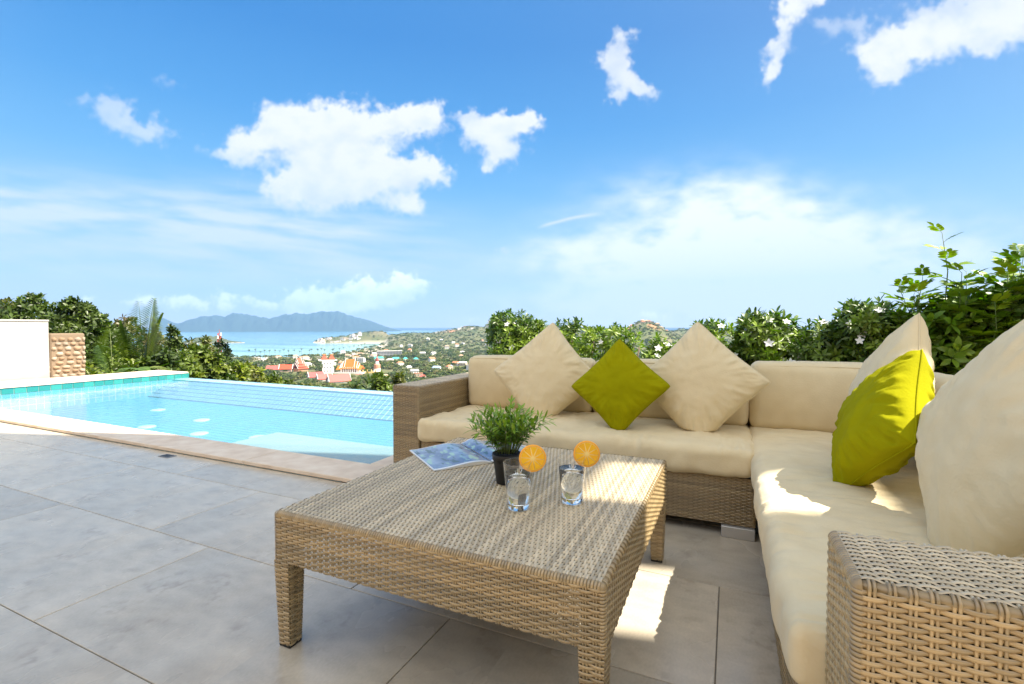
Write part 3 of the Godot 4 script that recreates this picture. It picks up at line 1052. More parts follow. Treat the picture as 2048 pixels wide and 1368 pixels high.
# ------------------------------------------------------------------ furniture
func make_table() -> void:
	var t := thing("coffee_table", "low square woven cane coffee table with four tapered legs on the terrace floor", "coffee table", Vector3(-0.77, 0, -1.575))
	var x0 := -0.52
	var x1 := 0.525
	var z0 := -0.565
	var z1 := 0.545
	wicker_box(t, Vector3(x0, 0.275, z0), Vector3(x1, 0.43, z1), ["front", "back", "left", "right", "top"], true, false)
	# board under the weave, coloured as the shade in its gaps
	part(t, "top_board", box_mesh(Vector3(x0 + 0.012, 0.412, z0 + 0.012), Vector3(x1 - 0.012, 0.4225, z1 - 0.012)), M.core)
	for sx in [0, 1]:
		for sz in [0, 1]:
			var leg := Node3D.new()
			leg.name = "leg"
			t.add_child(leg, true)
			var w := 0.062
			var a := Vector3(x0 if sx == 0 else x1 - w, 0.008, z0 if sz == 0 else z1 - w)
			var st := mb(true)
			var c := a + Vector3(w * 0.5, 0, w * 0.5)
			var k := 0.30
			var ring := func(y: float, s: float) -> Array: return [c + Vector3(-s, y, s), c + Vector3(-s, y, -s), c + Vector3(s, y, -s), c + Vector3(s, y, s)]
			var lo: Array = ring.call(0.0, w * 0.5 * 0.72 - 0.003)
			var hi: Array = ring.call(0.40, w * 0.5 - 0.004)
			for i in 4:
				var j := (i + 1) % 4
				quad(st, lo[j], hi[j], hi[i], lo[i])
			quad(st, lo[3], lo[2], lo[1], lo[0])
			part(leg, "core", done(st), M.cane_cap)
			part(leg, "foot_cap", box_mesh(c + Vector3(-0.0235, -0.008, -0.0235), c + Vector3(0.0235, 0.003, 0.0235), 0.002), M.rubber)
			var hh := 0.268
			for f in 4:
				var dir: Vector3 = [Vector3.RIGHT, Vector3.FORWARD, Vector3.LEFT, Vector3.BACK][f]
				var nrm := dir.cross(Vector3.UP)
				# each face leans in towards the foot
				var base := c + nrm * (w * 0.5 * 0.74) - dir * w * 0.5
				var up := (Vector3(0, hh, 0) + nrm * (w * 0.5 * 0.26)).normalized()
				weave(leg, "woven_face", base, dir, up, w, hh, 0.74)

func make_sofa() -> void:
	# the part along the back, with the left arm
	var s := thing("sofa_section", "woven cane sofa section along the back with an armrest by the pool", "sofa", Vector3(-0.94, 0, -2.95), 0.0, "")
	var o := Vector3(-0.94, 0, -2.95)
	var b := func(xa: float, ya: float, ba: float, xb: float, yb: float, bb: float) -> Array: return [Vector3(xa, ya, -bb) - o, Vector3(xb, yb, -ba) - o]
	var q: Array = b.call(-1.995, 0.055, 2.49, -1.79, 0.63, 3.44)
	wicker_box(s, q[0], q[1], ["front", "left", "right", "top"])
	q = b.call(-1.788, 0.055, 2.50, 0.118, 0.285, 3.40)
	wicker_box(s, q[0], q[1], ["front", "right"])
	q = b.call(-1.788, 0.286, 3.29, 0.9, 0.66, 3.42)
	wicker_box(s, q[0], q[1], ["front", "back"])
	for x in [-1.93, -0.03]:
		q = b.call(x, 0.0, 2.475, x + 0.145, 0.053, 2.53)
		part(s, "foot", box_mesh(q[0], q[1], 0.002), M.metal)
	q = b.call(-1.785, 0.287, 2.462, 0.112, 0.425, 3.22)
	cushion(s, "seat_cushion", q[0], q[1], 0.036, Vector3(0.004, 0.018, 0.012), 0.0095, false, 101, 0.010)
	q = b.call(-1.775, 0.415, 3.065, -0.835, 0.79, 3.27)
	cushion(s, "back_cushion", q[0], q[1], 0.05, Vector3(0.006, 0.012, 0.035), 0.003, false, 102)
	q = b.call(-0.83, 0.415, 3.07, 0.10, 0.79, 3.27)
	cushion(s, "back_cushion", q[0], q[1], 0.05, Vector3(0.006, 0.012, 0.035), 0.003, false, 103)
	# the wing on the right
	var r := thing("sofa_section", "woven cane sofa wing on the right with a broad armrest in the foreground", "sofa", Vector3(0.6, 0, -2.1), 0.0, "")
	o = Vector3(0.6, 0, -2.1)
	b = func(xa: float, ya: float, ba: float, xb: float, yb: float, bb: float) -> Array: return [Vector3(xa, ya, -bb) - o, Vector3(xb, yb, -ba) - o]
	q = b.call(0.168, 0.02, 0.835, 1.12, 0.63, 1.038)
	strands = true
	wicker_box(r, q[0], q[1], ["front", "left", "top"])
	strands = false
	q = b.call(0.142, 0.02, 1.04, 0.93, 0.285, 3.40)
	wicker_box(r, q[0], q[1], ["left", "front"])
	q = b.call(0.94, 0.02, 1.04, 1.08, 0.66, 3.42)
	wicker_box(r, q[0], q[1], ["left", "top"], true)
	q = b.call(0.105, 0.287, 1.045, 0.93, 0.425, 3.22)
	cushion(r, "seat_cushion", q[0], q[1], 0.036, Vector3(0.012, 0.020, 0.004), 0.0095, true, 104, 0.010)
	q = b.call(0.108, 0.412, 3.07, 0.92, 0.80, 3.27)
	cushion(r, "back_cushion", q[0], q[1], 0.05, Vector3(0.006, 0.012, 0.035), 0.003, false, 105)
	q = b.call(0.735, 0.418, 2.09, 0.93, 0.785, 3.06)
	cushion(r, "back_cushion", q[0], q[1], 0.05, Vector3(0.035, 0.012, 0.006), 0.003, true, 106)
	q = b.call(0.735, 0.418, 1.06, 0.93, 0.785, 2.08)
	cushion(r, "back_cushion", q[0], q[1], 0.05, Vector3(0.035, 0.012, 0.006), 0.003, true, 107)
	# welt seams along the front edges of the back cushions
	for e in [[s, -1.775, -0.835, 3.065, Vector3(-0.94, 0, -2.95)], [s, -0.83, 0.10, 3.07, Vector3(-0.94, 0, -2.95)], [r, 0.108, 0.92, 3.07, o]]:
		var pts := []
		var cx: float = (e[1] + e[2]) * 0.5
		for k in 41:
			var x: float = lerpf(e[1] + 0.03, e[2] - 0.03, k / 40.0)
			var kk: float = (x - cx) / ((e[2] - e[1]) * 0.5)
			pts.append(Vector3(x, 0.79 - 0.013 + (0.0035 if e[1] > 0.0 else -0.001) + 0.006 * (1 - kk * kk), -e[3] - 0.0155 + 0.006 * (1 - kk * kk)) - e[4])
		piping(e[0], pts, M.fabric, 0.0032, false)

func diamond(c: Vector3, n: Vector3, top: Vector3, spin := 0.0) -> Transform3D:
	# a square standing on a corner: plane normal n, its upper corner in the direction of top
	n = n.normalized()
	var up := (top - n * top.dot(n)).normalized()
	var side := up.cross(n)
	var ang := PI * 0.25 + spin
	var bx := side * cos(ang) + up * sin(ang)
	var by := n.cross(bx)
	return Transform3D(Basis(bx, by, n), c)

func make_pillows() -> void:
	var seat := 0.437
	pillow("scatter_cushion", "large beige scatter cushion on its corner at the pool end of the back sofa", 0.268, 0.105, diamond(Vector3(-1.09, 0.692, -2.90), Vector3(0.10, 0.32, 1.0), Vector3(0.06, 1, 0)), M.fabric, seat, 201)
	pillow("scatter_cushion", "lime green scatter cushion standing between two beige ones on the back sofa", 0.206, 0.085, diamond(Vector3(-0.575, 0.668, -2.72), Vector3(0.02, 0.30, 1.0), Vector3(0.0, 1, 0), 0.05), M.lime, seat - 0.004, 202)
	pillow("scatter_cushion", "large beige scatter cushion on its corner beside the sofa's inner corner", 0.268, 0.108, diamond(Vector3(-0.165, 0.692, -2.90), Vector3(-0.06, 0.32, 1.0), Vector3(-0.07, 1, 0), -0.02), M.fabric, seat, 203)
	pillow("scatter_cushion", "beige scatter cushion half hidden behind the yellow-lit green one on the right wing", 0.27, 0.10, diamond(Vector3(0.585, 0.71, -2.42), Vector3(-1.0, 0.29, 0.04), Vector3(0.2, 1, 0)), M.fabric, seat, 204, 0.12)
	pillow("scatter_cushion", "lime green scatter cushion with a patch of sun on the right wing", 0.212, 0.10, diamond(Vector3(0.48, 0.665, -2.06), Vector3(-1.0, 0.44, 0.08), Vector3(0.3, 1, 0)), M.lime, seat - 0.004, 205, 0.20)
	pillow("scatter_cushion", "big beige scatter cushion nearest the camera, leaning above the foreground armrest", 0.285, 0.112, diamond(Vector3(0.615, 0.71, -1.55), Vector3(-1.0, 0.28, 0.12), Vector3(0.2, 1, 0)), M.fabric, seat, 206, 0.10)

func make_tableware() -> void:
	var y := 0.4325
	for g in [[Vector3(-0.602, y, -1.362), "tall clear water glass with an orange slice, in front of the pot", "round orange slice on the rim of the glass before the plant pot", 0.05], [Vector3(-0.464, y, -1.482), "tall clear water glass with an orange slice, nearer the sofa corner", "round orange slice on the rim of the glass nearer the sofa corner", -0.05]]:
		var t := thing("drinking_glass", g[1], "glass", g[0], 0.0, "glasses of water on the coffee table")
		var st := mb()
		add_lathe(st, [Vector2(0.0352, 0.0185), Vector2(0.0475, 0.144), Vector2(0.0478, 0.146), Vector2(0.0470, 0.1475), Vector2(0.0460, 0.146), Vector2(0.0342, 0.0205)], 48)
		part(t, "tumbler", done(st), M.glass)
		st = mb()
		add_lathe(st, [Vector2(0, 0.0), Vector2(0.031, 0.0), Vector2(0.0340, 0.0025), Vector2(0.0352, 0.0182), Vector2(0.031, 0.0170), Vector2(0, 0.0165)], 48)
		part(t, "base", done(st), M.glass_base)
		st = mb()
		add_lathe(st, [Vector2(0, 0.0188), Vector2(0.0338, 0.0196), Vector2(0.0428, 0.1122), Vector2(0.0424, 0.1118), Vector2(0.040, 0.1114), Vector2(0, 0.1114)], 48)
		part(t, "water", done(st), M.drink)
		# the slice: rind, pith, flesh in segments
		var ts := thing("orange_slice", g[2], "orange slice", g[0] + Vector3(0.049, 0.164, 0.0), 0.42 + g[3], "orange slices on the glasses")
		ts.rotation.z = -0.10
		var turn := Transform3D(Basis(Vector3.RIGHT, PI * 0.5), Vector3.ZERO)
		st = mb()
		add_lathe(st, [Vector2(0.0375, -0.0035), Vector2(0.0415, -0.0035), Vector2(0.0425, -0.002), Vector2(0.0425, 0.002), Vector2(0.0415, 0.0035), Vector2(0.0375, 0.0035)], 48)
		part(ts, "rind", done(st), M.rind, turn)
		st = mb()
		add_lathe(st, [Vector2(0, -0.0031), Vector2(0.0378, -0.0031), Vector2(0.0378, 0.0031), Vector2(0, 0.0031)], 40)
		part(ts, "pith", done(st), M.pith, turn)
		for k in 10:
			var a0 := TAU * (k + 0.035) / 10.0
			var a1 := TAU * (k + 0.965) / 10.0
			st = mb()
			for s in [1.0, -1.0]:
				var c := Vector3(cos((a0 + a1) * 0.5) * 0.006, sin((a0 + a1) * 0.5) * 0.006, s * 0.0038)
				for i in 5:
					var b0 := lerpf(a0, a1, i / 5.0)
					var b1 := lerpf(a0, a1, (i + 1) / 5.0)
					var p := Vector3(cos(b0) * 0.0363, sin(b0) * 0.0363, s * 0.0034)
					var q := Vector3(cos(b1) * 0.0363, sin(b1) * 0.0363, s * 0.0034)
					if s > 0:
						tri(st, c, q, p)
					else:
						tri(st, c, p, q)
			part(ts, "segment", done(st), M.flesh[k % 3])
	make_magazine(y)
	make_pot_plant(y)

func page_texture() -> Texture2D:
	# an abstract underwater photograph: blue water with pale and green coral shapes, white margins
	var w := 384
	var h := 512
	var a := fbm(61, 1.0 / 260.0, 4)
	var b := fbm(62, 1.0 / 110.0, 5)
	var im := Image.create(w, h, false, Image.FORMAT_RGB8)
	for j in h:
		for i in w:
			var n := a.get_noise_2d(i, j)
			var m := b.get_noise_2d(i * 1.2, j * 0.7 + n * 60.0)
			var c := Color(0.36, 0.45, 0.60).lerp(Color(0.60, 0.68, 0.78), clampf(0.5 + n * 1.3, 0, 1))
			var coral := smooth(0.12, 0.4, m) * smooth(0.1, 0.4, 1.0 - absf(j / float(h) - 0.45) * 1.6)
			c = c.lerp(Color(0.66, 0.82, 0.72), coral * 0.8)
			c = c.lerp(Color(0.12, 0.28, 0.22), smooth(0.2, 0.42, -m) * 0.5)
			if i < 10 or j < 10 or j > h - 26:
				c = Color(0.9, 0.9, 0.9)
			im.set_pixel(i, j, c)
	return ImageTexture.create_from_image(im)

func make_magazine(y: float) -> void:
	var t := thing("magazine", "open glossy magazine with blue underwater pictures lying behind the plant pot", "magazine", Vector3(-1.045, y, -1.885), 0.0)
	var spine := Vector3(-0.29, 0, -0.225).normalized()  # along the spine, away from the camera
	var out := Vector3(-0.925, 0, 0.38).normalized()
	out = (out - spine * out.dot(spine)).normalized()
	# left half: a stack of pages with a bowed top sheet
	var lens := 0.355
	var wide := 0.255
	for half in [1.0, -1.0]:
		var st := mb()
		var n := 16
		var rows := []
		for i in n + 1:
			var k := i / float(n)
			var up: float
			var reach: float
			if half > 0:
				up = 0.0045 + 0.017 * sin(PI * minf(1.0, k * 1.15)) * (1.0 - k)
				reach = wide * k
			else:
				# the right leaf stands up in a loose roll next to the spine, then lies down
				up = 0.004 + 0.022 * exp(-pow((k - 0.22) / 0.16, 2.0))
				reach = wide * k
			rows.append([reach * half, up])
		for i in n:
			var p := []
			var uv := []
			for e in [[i, 0], [i + 1, 0], [i + 1, 1], [i, 1]]:
				p.append(out * rows[e[0]][0] + Vector3.UP * rows[e[0]][1] + spine * (e[1] - 0.5) * lens)
				uv.append(Vector2(1.0 - e[0] / float(n), 1.0 - e[1]))
			if out.cross(spine).y * half > 0:
				p.reverse()
				uv.reverse()
			quad_uv(st, p, uv)
		part(t, "page", done(st), M.page)
		st = mb(true)
		for i in n:
			var p := []
			for e in [[i, 0], [i + 1, 0], [i + 1, 1], [i, 1]]:
				p.append(out * rows[e[0]][0] + Vector3.UP * (rows[e[0]][1] - 0.0006) + spine * (e[1] - 0.5) * lens)
			var low := []
			for e in p:
				low.append(Vector3(e.x, 0.0004 if half > 0 else maxf(0.0004, e.y - 0.0035), e.z))
			quad(st, p[0], p[1], low[1], low[0])
			quad(st, p[2], p[3], low[3], low[2])
			quad(st, low[0], low[1], low[2], low[3])
			if i == n - 1:
				quad(st, p[1], p[2], low[2], low[1])
		part(t, "paper_block", done(st), M.paper)

func make_pot_plant(y: float) -> void:
	var t := thing("pot_plant", "bushy green artificial bamboo plant in a small black plastic pot", "plant", Vector3(-0.742, y, -1.575))
	var st := mb()
	add_lathe(st, [Vector2(0, 0), Vector2(0.037, 0), Vector2(0.039, 0.003), Vector2(0.0415, 0.025), Vector2(0.0425, 0.026), Vector2(0.044, 0.046), Vector2(0.045, 0.047), Vector2(0.0465, 0.066), Vector2(0.0475, 0.067), Vector2(0.049, 0.086), Vector2(0.053, 0.087), Vector2(0.0545, 0.108), Vector2(0.0525, 0.110), Vector2(0.051, 0.107), Vector2(0.049, 0.092), Vector2(0, 0.092)], 40)
	part(t, "pot", done(st), M.black)
	st = mb()
	add_lathe(st, [Vector2(0.0485, 0.093), Vector2(0.03, 0.098), Vector2(0, 0.1)], 20)
	part(t, "soil", done(st), M.soil)
	for k in 62:
		var az := k * 2.39996
		var lean: float = lerpf(0.05, 1.05, pow((k + 0.5) / 62.0, 0.62))
		var length: float = rng.randf_range(0.118, 0.160) * (1.0 + 0.10 * lean)
		if k == 2:
			length = 0.175
		var dir := Vector3(cos(az), 0, sin(az))
		var pts := []
		for i in 9:
			var s := i / 8.0
			var a := lean * (0.35 + 0.75 * s)
			var prev: Vector3 = pts[i - 1] if i > 0 else dir * 0.032 * minf(1.0, lean) + Vector3(0, 0.094, 0)
			pts.append(prev + (dir * sin(a) + Vector3.UP * cos(a)) * length / 8.0)
		var stem := mb()
		add_tube(stem, pts, [0.0013, 0.0013, 0.0012, 0.0012, 0.0011, 0.001, 0.0009, 0.0007, 0.0004], 4)
		var lf := mb()
		var tone := rng.randf_range(0.75, 1.2)
		for i in range(2, 9):
			for m in (2 if i < 8 else 3):
				var p: Vector3 = pts[i]
				var tang: Vector3 = (pts[i] - pts[i - 1]).normalized()
				var spin := rng.randf() * TAU
				var side := tang.cross(Vector3(cos(spin), 0.3, sin(spin))).normalized()
				var d := (tang * rng.randf_range(0.5, 1.0) + side * rng.randf_range(0.5, 1.0)).normalized()
				if i == 8 and m == 0:
					d = tang
				var col := Color(0.15, 0.27, 0.024) * tone * rng.randf_range(0.7, 1.25)
				if i >= 7:
					col = Color(0.27, 0.41, 0.04) * tone
				blade(lf, p, d, rng.randf_range(0.030, 0.046), rng.randf_range(0.0085, 0.012), col)
		var sp := part(t, "stem", done(stem), M.stem)
		part(sp, "leaves", done(lf), M.leaf)

# a pointed leaf: from p along d, folded a little along its midrib and drooping
func blade(st: SurfaceTool, p: Vector3, d: Vector3, length: float, width: float, col: Color, droop := 0.15) -> void:
	var side := d.cross(Vector3.UP)
	if side.length() < 0.05:
		side = Vector3.RIGHT
	side = side.normalized()
	var n := side.cross(d).normalized()
	var sag := Vector3.DOWN * length * droop
	var m0 := p
	var m1 := p + d * length * 0.38 + sag * 0.15
	var m2 := p + d * length * 0.72 + sag * 0.5
	var m3 := p + d * length + sag
	var l1 := m1 + side * width * 0.5 + n * width * 0.12
	var r1 := m1 - side * width * 0.5 + n * width * 0.12
	var l2 := m2 + side * width * 0.38 + n * width * 0.10
	var r2 := m2 - side * width * 0.38 + n * width * 0.10
	st.set_color(col)
	tri(st, m0, l1, m1)
	tri(st, m0, m1, r1)
	quad(st, m1, l1, l2, m2)
	quad(st, r1, m1, m2, r2)
	tri(st, m2, l2, m3)
	tri(st, m2, m3, r2)

# ------------------------------------------------------------------ land, sea and far things
const SEA := -69.0

func polar(theta: float, r: float, h := 0.0) -> Vector3:
	# theta in degrees from the direction the terrace looks, r metres away
	var a := deg_to_rad(theta - 24.6)
	return Vector3(sin(a) * r, h, -cos(a) * r)

func along(table: Array, x: float) -> float:
	if x <= table[0][0]:
		return table[0][1]
	for i in table.size() - 1:
		if x < table[i + 1][0]:
			return lerpf(table[i][1], table[i + 1][1], (x - table[i][0]) / (table[i + 1][0] - table[i][0]))
	return table[table.size() - 1][1]

const SLOPE := [[0, -1.4], [7.5, -1.6], [12, -3.4], [20, -5.6], [35, -9.5], [60, -16.0], [100, -25.0], [200, -45.0], [350, -61.0], [500, -65.5], [900, -66.0], [1300, -66.5]]
const SLOPE_LEFT := [[0, -1.4], [10, -1.5], [14, -2.0], [20, -2.6], [35, -3.2], [60, -3.2], [100, -2.2], [160, -10.0], [260, -34.0], [400, -58.0], [550, -65.0], [900, -66.0]]
const COAST := [[-60, 900], [-47, 1000], [-33, 1220], [-30, 1320], [-24, 1260], [-20, 1350], [-17.5, 1600], [-15.5, 2000], [-14.6, 2450], [-14, 3300], [20, 3600], [60, 3600]]
const RIDGE := [[-14.6, -40], [-13, -34], [-10, -27], [-7.4, -12], [-5, 4], [-2.6, 15], [2, 20], [8, 2], [16, -10], [40, -20], [60, -40]]

func ground(theta: float, r: float) -> float:
	theta = wrapf(theta, -180.0, 180.0)
	var h := along(SLOPE, r)
	var left := smooth(-27.0, -41.0, theta)
	if left > 0.0:
		h = lerpf(h, along(SLOPE_LEFT, r), left)
	if absf(theta) > 95.0:
		h = lerpf(h, -1.5 + maxf(0.0, r - 30.0) * 0.12, smooth(95.0, 130.0, absf(theta)))
	var a := deg_to_rad(theta - 24.6)
	var n := noise.get_noise_2d(sin(a) * r * 0.012, cos(a) * r * 0.012)
	if r > 40.0:
		h += n * minf(4.0, r * 0.02)
	if absf(theta) <= 60.0:
		var coast := along(COAST, theta) + 60.0 * noise.get_noise_2d(theta * 0.9, 7.0)
		if r > 900.0:
			if theta > -14.6:
				var up := smooth(1300.0, 2600.0, r) * smooth(3500.0, 2700.0, r)
				h = lerpf(h, along(RIDGE, theta) + 14.0 * noise.get_noise_2d(theta * 0.5, r * 0.002), up)
				var d := (theta - 15.6) / 3.4
				h = maxf(h, -66.0 + (89.0 + 9.0 * n) * exp(-d * d) * smooth(1200.0, 1800.0, r) * smooth(2600.0, 1900.0, r))
			else:
				# the headland across the bay
				var edge := smooth(-23.4, -21.5, theta) * smooth(-13.9, -14.6, theta)
				var hump := smooth(2280.0, 2480.0, r) * smooth(2900.0, 2600.0, r) * edge
				h = lerpf(h, SEA - 6.0, smooth(coast - 30.0, coast + 60.0, r))
				h = maxf(h, SEA - 6.0 + hump * (6.0 + along([[-23, 8], [-21, 20], [-19, 30], [-17.5, 46], [-15.5, 52], [-14, 40]], theta) + 5.0 * n))
		h = lerpf(h, SEA - 8.0, smooth(coast - 20.0, coast + 80.0, r)) if theta > -14.6 or r < 2200.0 else h
	elif r > 1200.0 and absf(theta) < 110.0:
		h = lerpf(h, SEA - 8.0, smooth(1200.0, 1500.0, r))
	return h

func make_land() -> void:
	var th := []
	var t := -180.0
	while t < 180.001:
		th.append(t)
		t += 0.45 if t > -56.0 and t < 30.0 else (1.0 if absf(t) < 62.0 else 4.0)
	th[th.size() - 1] = 180.0
	var radii := []
	var r := 4.0
	while r < 13000.0:
		radii.append(r)
		r *= 1.045 if r < 3600.0 else 1.25
	var g := PackedVector3Array()
	var c := PackedColorArray()
	var patch := fbm(77, 1.0, 4)
	for rr in radii:
		for tt in th:
			var p := polar(tt, rr, ground(tt, rr))
			g.append(p)
			var n := patch.get_noise_2d(p.x * 0.02, p.z * 0.02)
			var n2 := patch.get_noise_2d(p.x * 0.004 + 50.0, p.z * 0.004)
			var col := Color(0.075, 0.095, 0.026).lerp(Color(0.13, 0.125, 0.05), clampf(0.5 + n * 1.4, 0, 1))
			col = col.lerp(Color(0.20, 0.165, 0.10), smooth(0.2, 0.5, n2) * 0.7)
			if p.y < SEA + 2.5 and rr > 900.0:
				col = Color(0.52, 0.46, 0.36)
			# bare red earth of building sites on the hills
			for q in [[-7.6, 2330.0, 1.0, 60.0], [-7.0, 2440.0, 0.8, 40.0], [16.4, 1640.0, 0.8, 35.0], [-2.0, 2300.0, 0.9, 50.0]]:
				var dd: float = pow((tt - q[0]) / q[2], 2.0) + pow((rr - q[1]) / q[3], 2.0)
				if dd < 1.3:
					col = col.lerp(Color(0.42, 0.20, 0.10), smooth(1.3, 0.6, dd + 0.6 * n))
			c.append(col)
	var st := mb()
	add_grid(st, g, th.size(), false, c)
	var land := part(self, "ground", done(st), M.land)
	structure(land)

func make_sea() -> void:
	var g := PackedVector3Array()
	var c := PackedColorArray()
	var radii := []
	var r := 700.0
	while r < 13500.0:
		radii.append(r)
		r *= 1.02
	var n := 0
	var tint := fbm(88, 1.0, 4)
	for rr in radii:
		n = 0
		var t := -75.0
		while t < 76.0:
			var p := polar(t, rr, SEA)
			g.append(p)
			n += 1
			var d: float = rr - along(COAST, t)
			var deep := smooth(0.0, 1500.0, d)
			var col := Color(0.22, 0.42, 0.42).lerp(Color(0.085, 0.23, 0.32), deep)
			var shoal := smooth(0.05, 0.4, tint.get_noise_2d(p.x * 0.0012 - p.z * 0.0006, p.z * 0.0040))
			col = col.lerp(Color(0.04, 0.14, 0.22), shoal * 0.75 * smooth(60.0, 260.0, d))
			c.append(col)
			t += 0.8
	var st := mb()
	add_grid(st, g, n, false, c)
	structure(part(self, "sea", done(st), M.sea))

func make_islands() -> void:
	# the mountainous island on the horizon: [pixel-free] bearing in degrees and height of its skyline
	var line := [[-37.3, 0.0], [-37.1, 150], [-36.7, 300], [-35.6, 200], [-35.0, 150], [-33.4, 270], [-32.0, 310], [-31.0, 290], [-30.2, 375], [-29.3, 345], [-28.0, 300], [-26.9, 255], [-25.6, 330], [-24.6, 385], [-23.6, 355], [-22.9, 365], [-21.5, 420], [-20.4, 435], [-18.8, 340], [-16.6, 230], [-14.8, 100], [-13.4, 22], [-12.9, 0.0]]
	var rough := fbm(91, 1.0, 5)
	var g := PackedVector3Array()
	var nu := 0
	for j in 26:
		nu = 0
		var t := -37.6
		var k := j / 25.0
		while t < -12.7:
			var top := along(line, t)
			var rr := lerpf(10300.0, 13200.0, k)
			var prof := sin(PI * minf(1.0, k * 1.15)) if k < 0.87 else 0.0
			prof = pow(maxf(prof, 0.0), 0.8)
			var spur := 1.0 + 0.55 * rough.get_noise_2d(t * 1.1, k * 5.0) * (1.0 - prof * 0.75)
			g.append(polar(t, rr, SEA - 3.0 + top * 1.04 * prof * spur))
			nu += 1
			t += 0.16
	var st := mb()
	add_grid(st, g, nu)
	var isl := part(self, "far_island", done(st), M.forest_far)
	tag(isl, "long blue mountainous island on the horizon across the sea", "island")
	# the low islet in the bay
	g = PackedVector3Array()
	nu = 0
	for j in 18:
		nu = 0
		var t := -38.0
		while t < -29.3:
			var k := j / 17.0
			var top := along([[-38, 22], [-36, 16], [-34.6, 6], [-34.2, 10], [-33.2, 26], [-32.2, 32], [-31.4, 24], [-30.6, 8], [-29.7, 2], [-29.4, -1]], t)
			var prof := sin(PI * k)
			g.append(polar(t, lerpf(2560.0, 2860.0, k), SEA - 1.5 + top * prof * (1.0 + 0.4 * rough.get_noise_2d(t * 3.0, k * 4.0)) + 1.5 * prof))
			nu += 1
			t += 0.12
	st = mb()
	add_grid(st, g, nu)
	tag(part(self, "islet", done(st), M.forest_near), "low green islet in the bay left of the red and white mast", "island")
	var rocks := []
	for i in 160:
		var t := rng.randf_range(-37.8, -29.3)
		rocks.append(Transform3D(Basis().rotated(Vector3.UP, rng.randf() * TAU).scaled(Vector3(rng.randf_range(4, 12), rng.randf_range(2, 5), rng.randf_range(4, 9))), polar(t, 2560.0 + rng.randf_range(0, 12), SEA + 0.5)))
	copies(self, "shore_rocks", M.rock_mesh, M.rock, rocks)

# ------------------------------------------------------------------ plants
func leaf_spray(n: int, length: float, width: float, seed_: int, open := 1.0) -> ArrayMesh:
	# leaves that leave a short twig in all directions around +y
	var r := RandomNumberGenerator.new()
	r.seed = seed_
	var st := mb()
	for i in n:
		var az := i * 2.39996 + r.randf() * 0.7
		var el := lerpf(1.25, -0.35, (i + 0.5) / n) * open
		var d := Vector3(cos(az) * cos(el), sin(el), sin(az) * cos(el))
		var tone := r.randf_range(0.75, 1.25)
		blade(st, Vector3(0, r.randf() * length * 0.3, 0) + d * length * 0.06, d, length * r.randf_range(0.75, 1.15), width * r.randf_range(0.85, 1.15), Color(tone, tone, tone * 0.9), 0.2)
	return done(st)

func crown(parent: Node, called: String, lobes: Array, count: int, meshes: Array, col: Color, scale_range: Vector2, fill := 0.62, second := Color(0, 0, 0, 0)) -> void:
	var total := 0.0
	for l in lobes:
		total += l[1].x * l[1].z
	for m in meshes.size():
		var where := []
		var tints := []
		for l in lobes:
			var n := int(count * l[1].x * l[1].z / total / meshes.size())
			var lobe_tone := rng.randf_range(0.85, 1.15)
			for i in n:
				var d := Vector3(rng.randfn(), rng.randfn() + 0.35, rng.randfn()).normalized()
				var rad := lerpf(fill, 1.06, sqrt(rng.randf()))
				var p: Vector3 = l[0] + Vector3(d.x * l[1].x, d.y * l[1].y, d.z * l[1].z) * rad
				var ax := (d + Vector3(rng.randfn(), rng.randfn() + 0.4, rng.randfn()) * 0.4).normalized()
				var side := ax.cross(Vector3(rng.randfn(), rng.randfn(), rng.randfn())).normalized()
				var s := rng.randf_range(scale_range.x, scale_range.y)
				where.append(Transform3D(Basis(side, ax, side.cross(ax)) * s, p))
				var patch := noise.get_noise_3d(p.x * 0.9, p.y * 0.9, p.z * 0.9 + 3.0)
				var c := col
				if second.a > 0.0:
					c = c.lerp(second, smooth(-0.1, 0.45, patch + rng.randf_range(-0.2, 0.2)))
				tints.append(c * (lobe_tone * rng.randf_range(0.72, 1.28)))
		copies(parent, called, meshes[m], M.leaf, where, tints)

func tree(called: String, label: String, group: String, theta: float, r: float, top: float, width: float, col: Color, second: Color, count: int, size: float, lobes_n := 7, tall := 1.0) -> void:
	var base := ground(theta, r) - 0.2
	var at := polar(theta, r, base)
	var t := thing(called, label, "tree", at, 0.0, group)
	var h := top - base
	var w := width * 0.5
	var st := mb()
	var cy := h * 0.62
	var lean := Vector3(rng.randf_range(-0.05, 0.05), 0, rng.randf_range(-0.05, 0.05)) * h
	add_tube(st, [Vector3(0, 0, 0), lean * 0.3 + Vector3(0, cy * 0.4, 0), lean * 0.8 + Vector3(0, cy, 0), lean + Vector3(0, h * 0.85, 0)], [h * 0.028, h * 0.022, h * 0.014, h * 0.005], 7)
	var lobes := []
	lobes.append([Vector3(0, h * 0.70, 0), Vector3(w * 0.62, h * 0.30, w * 0.62)])
	for i in lobes_n:
		var a := i * 2.4 + rng.randf()
		var k := rng.randf_range(0.45, 0.75)
		var c := Vector3(cos(a) * w * k, h * rng.randf_range(0.36, 0.80) * tall, sin(a) * w * k)
		var rad := w * rng.randf_range(0.32, 0.52)
		lobes.append([c, Vector3(rad, rad * rng.randf_range(0.7, 0.95), rad)])
		add_tube(st, [Vector3(0, h * rng.randf_range(0.25, 0.45), 0), c * Vector3(0.5, 0.8, 0.5), c], [h * 0.013, h * 0.009, h * 0.004], 5)
	lobes.append([Vector3(rng.randf_range(-0.2, 0.2) * w, h * 0.90, 0), Vector3(w * 0.34, h * 0.12, w * 0.34)])
	part(t, "trunk", done(st), M.bark)
	crown(t, "crown", lobes, count, [M.spray_a, M.spray_b], col, Vector2(size * 0.7, size * 1.25), 0.45, second)

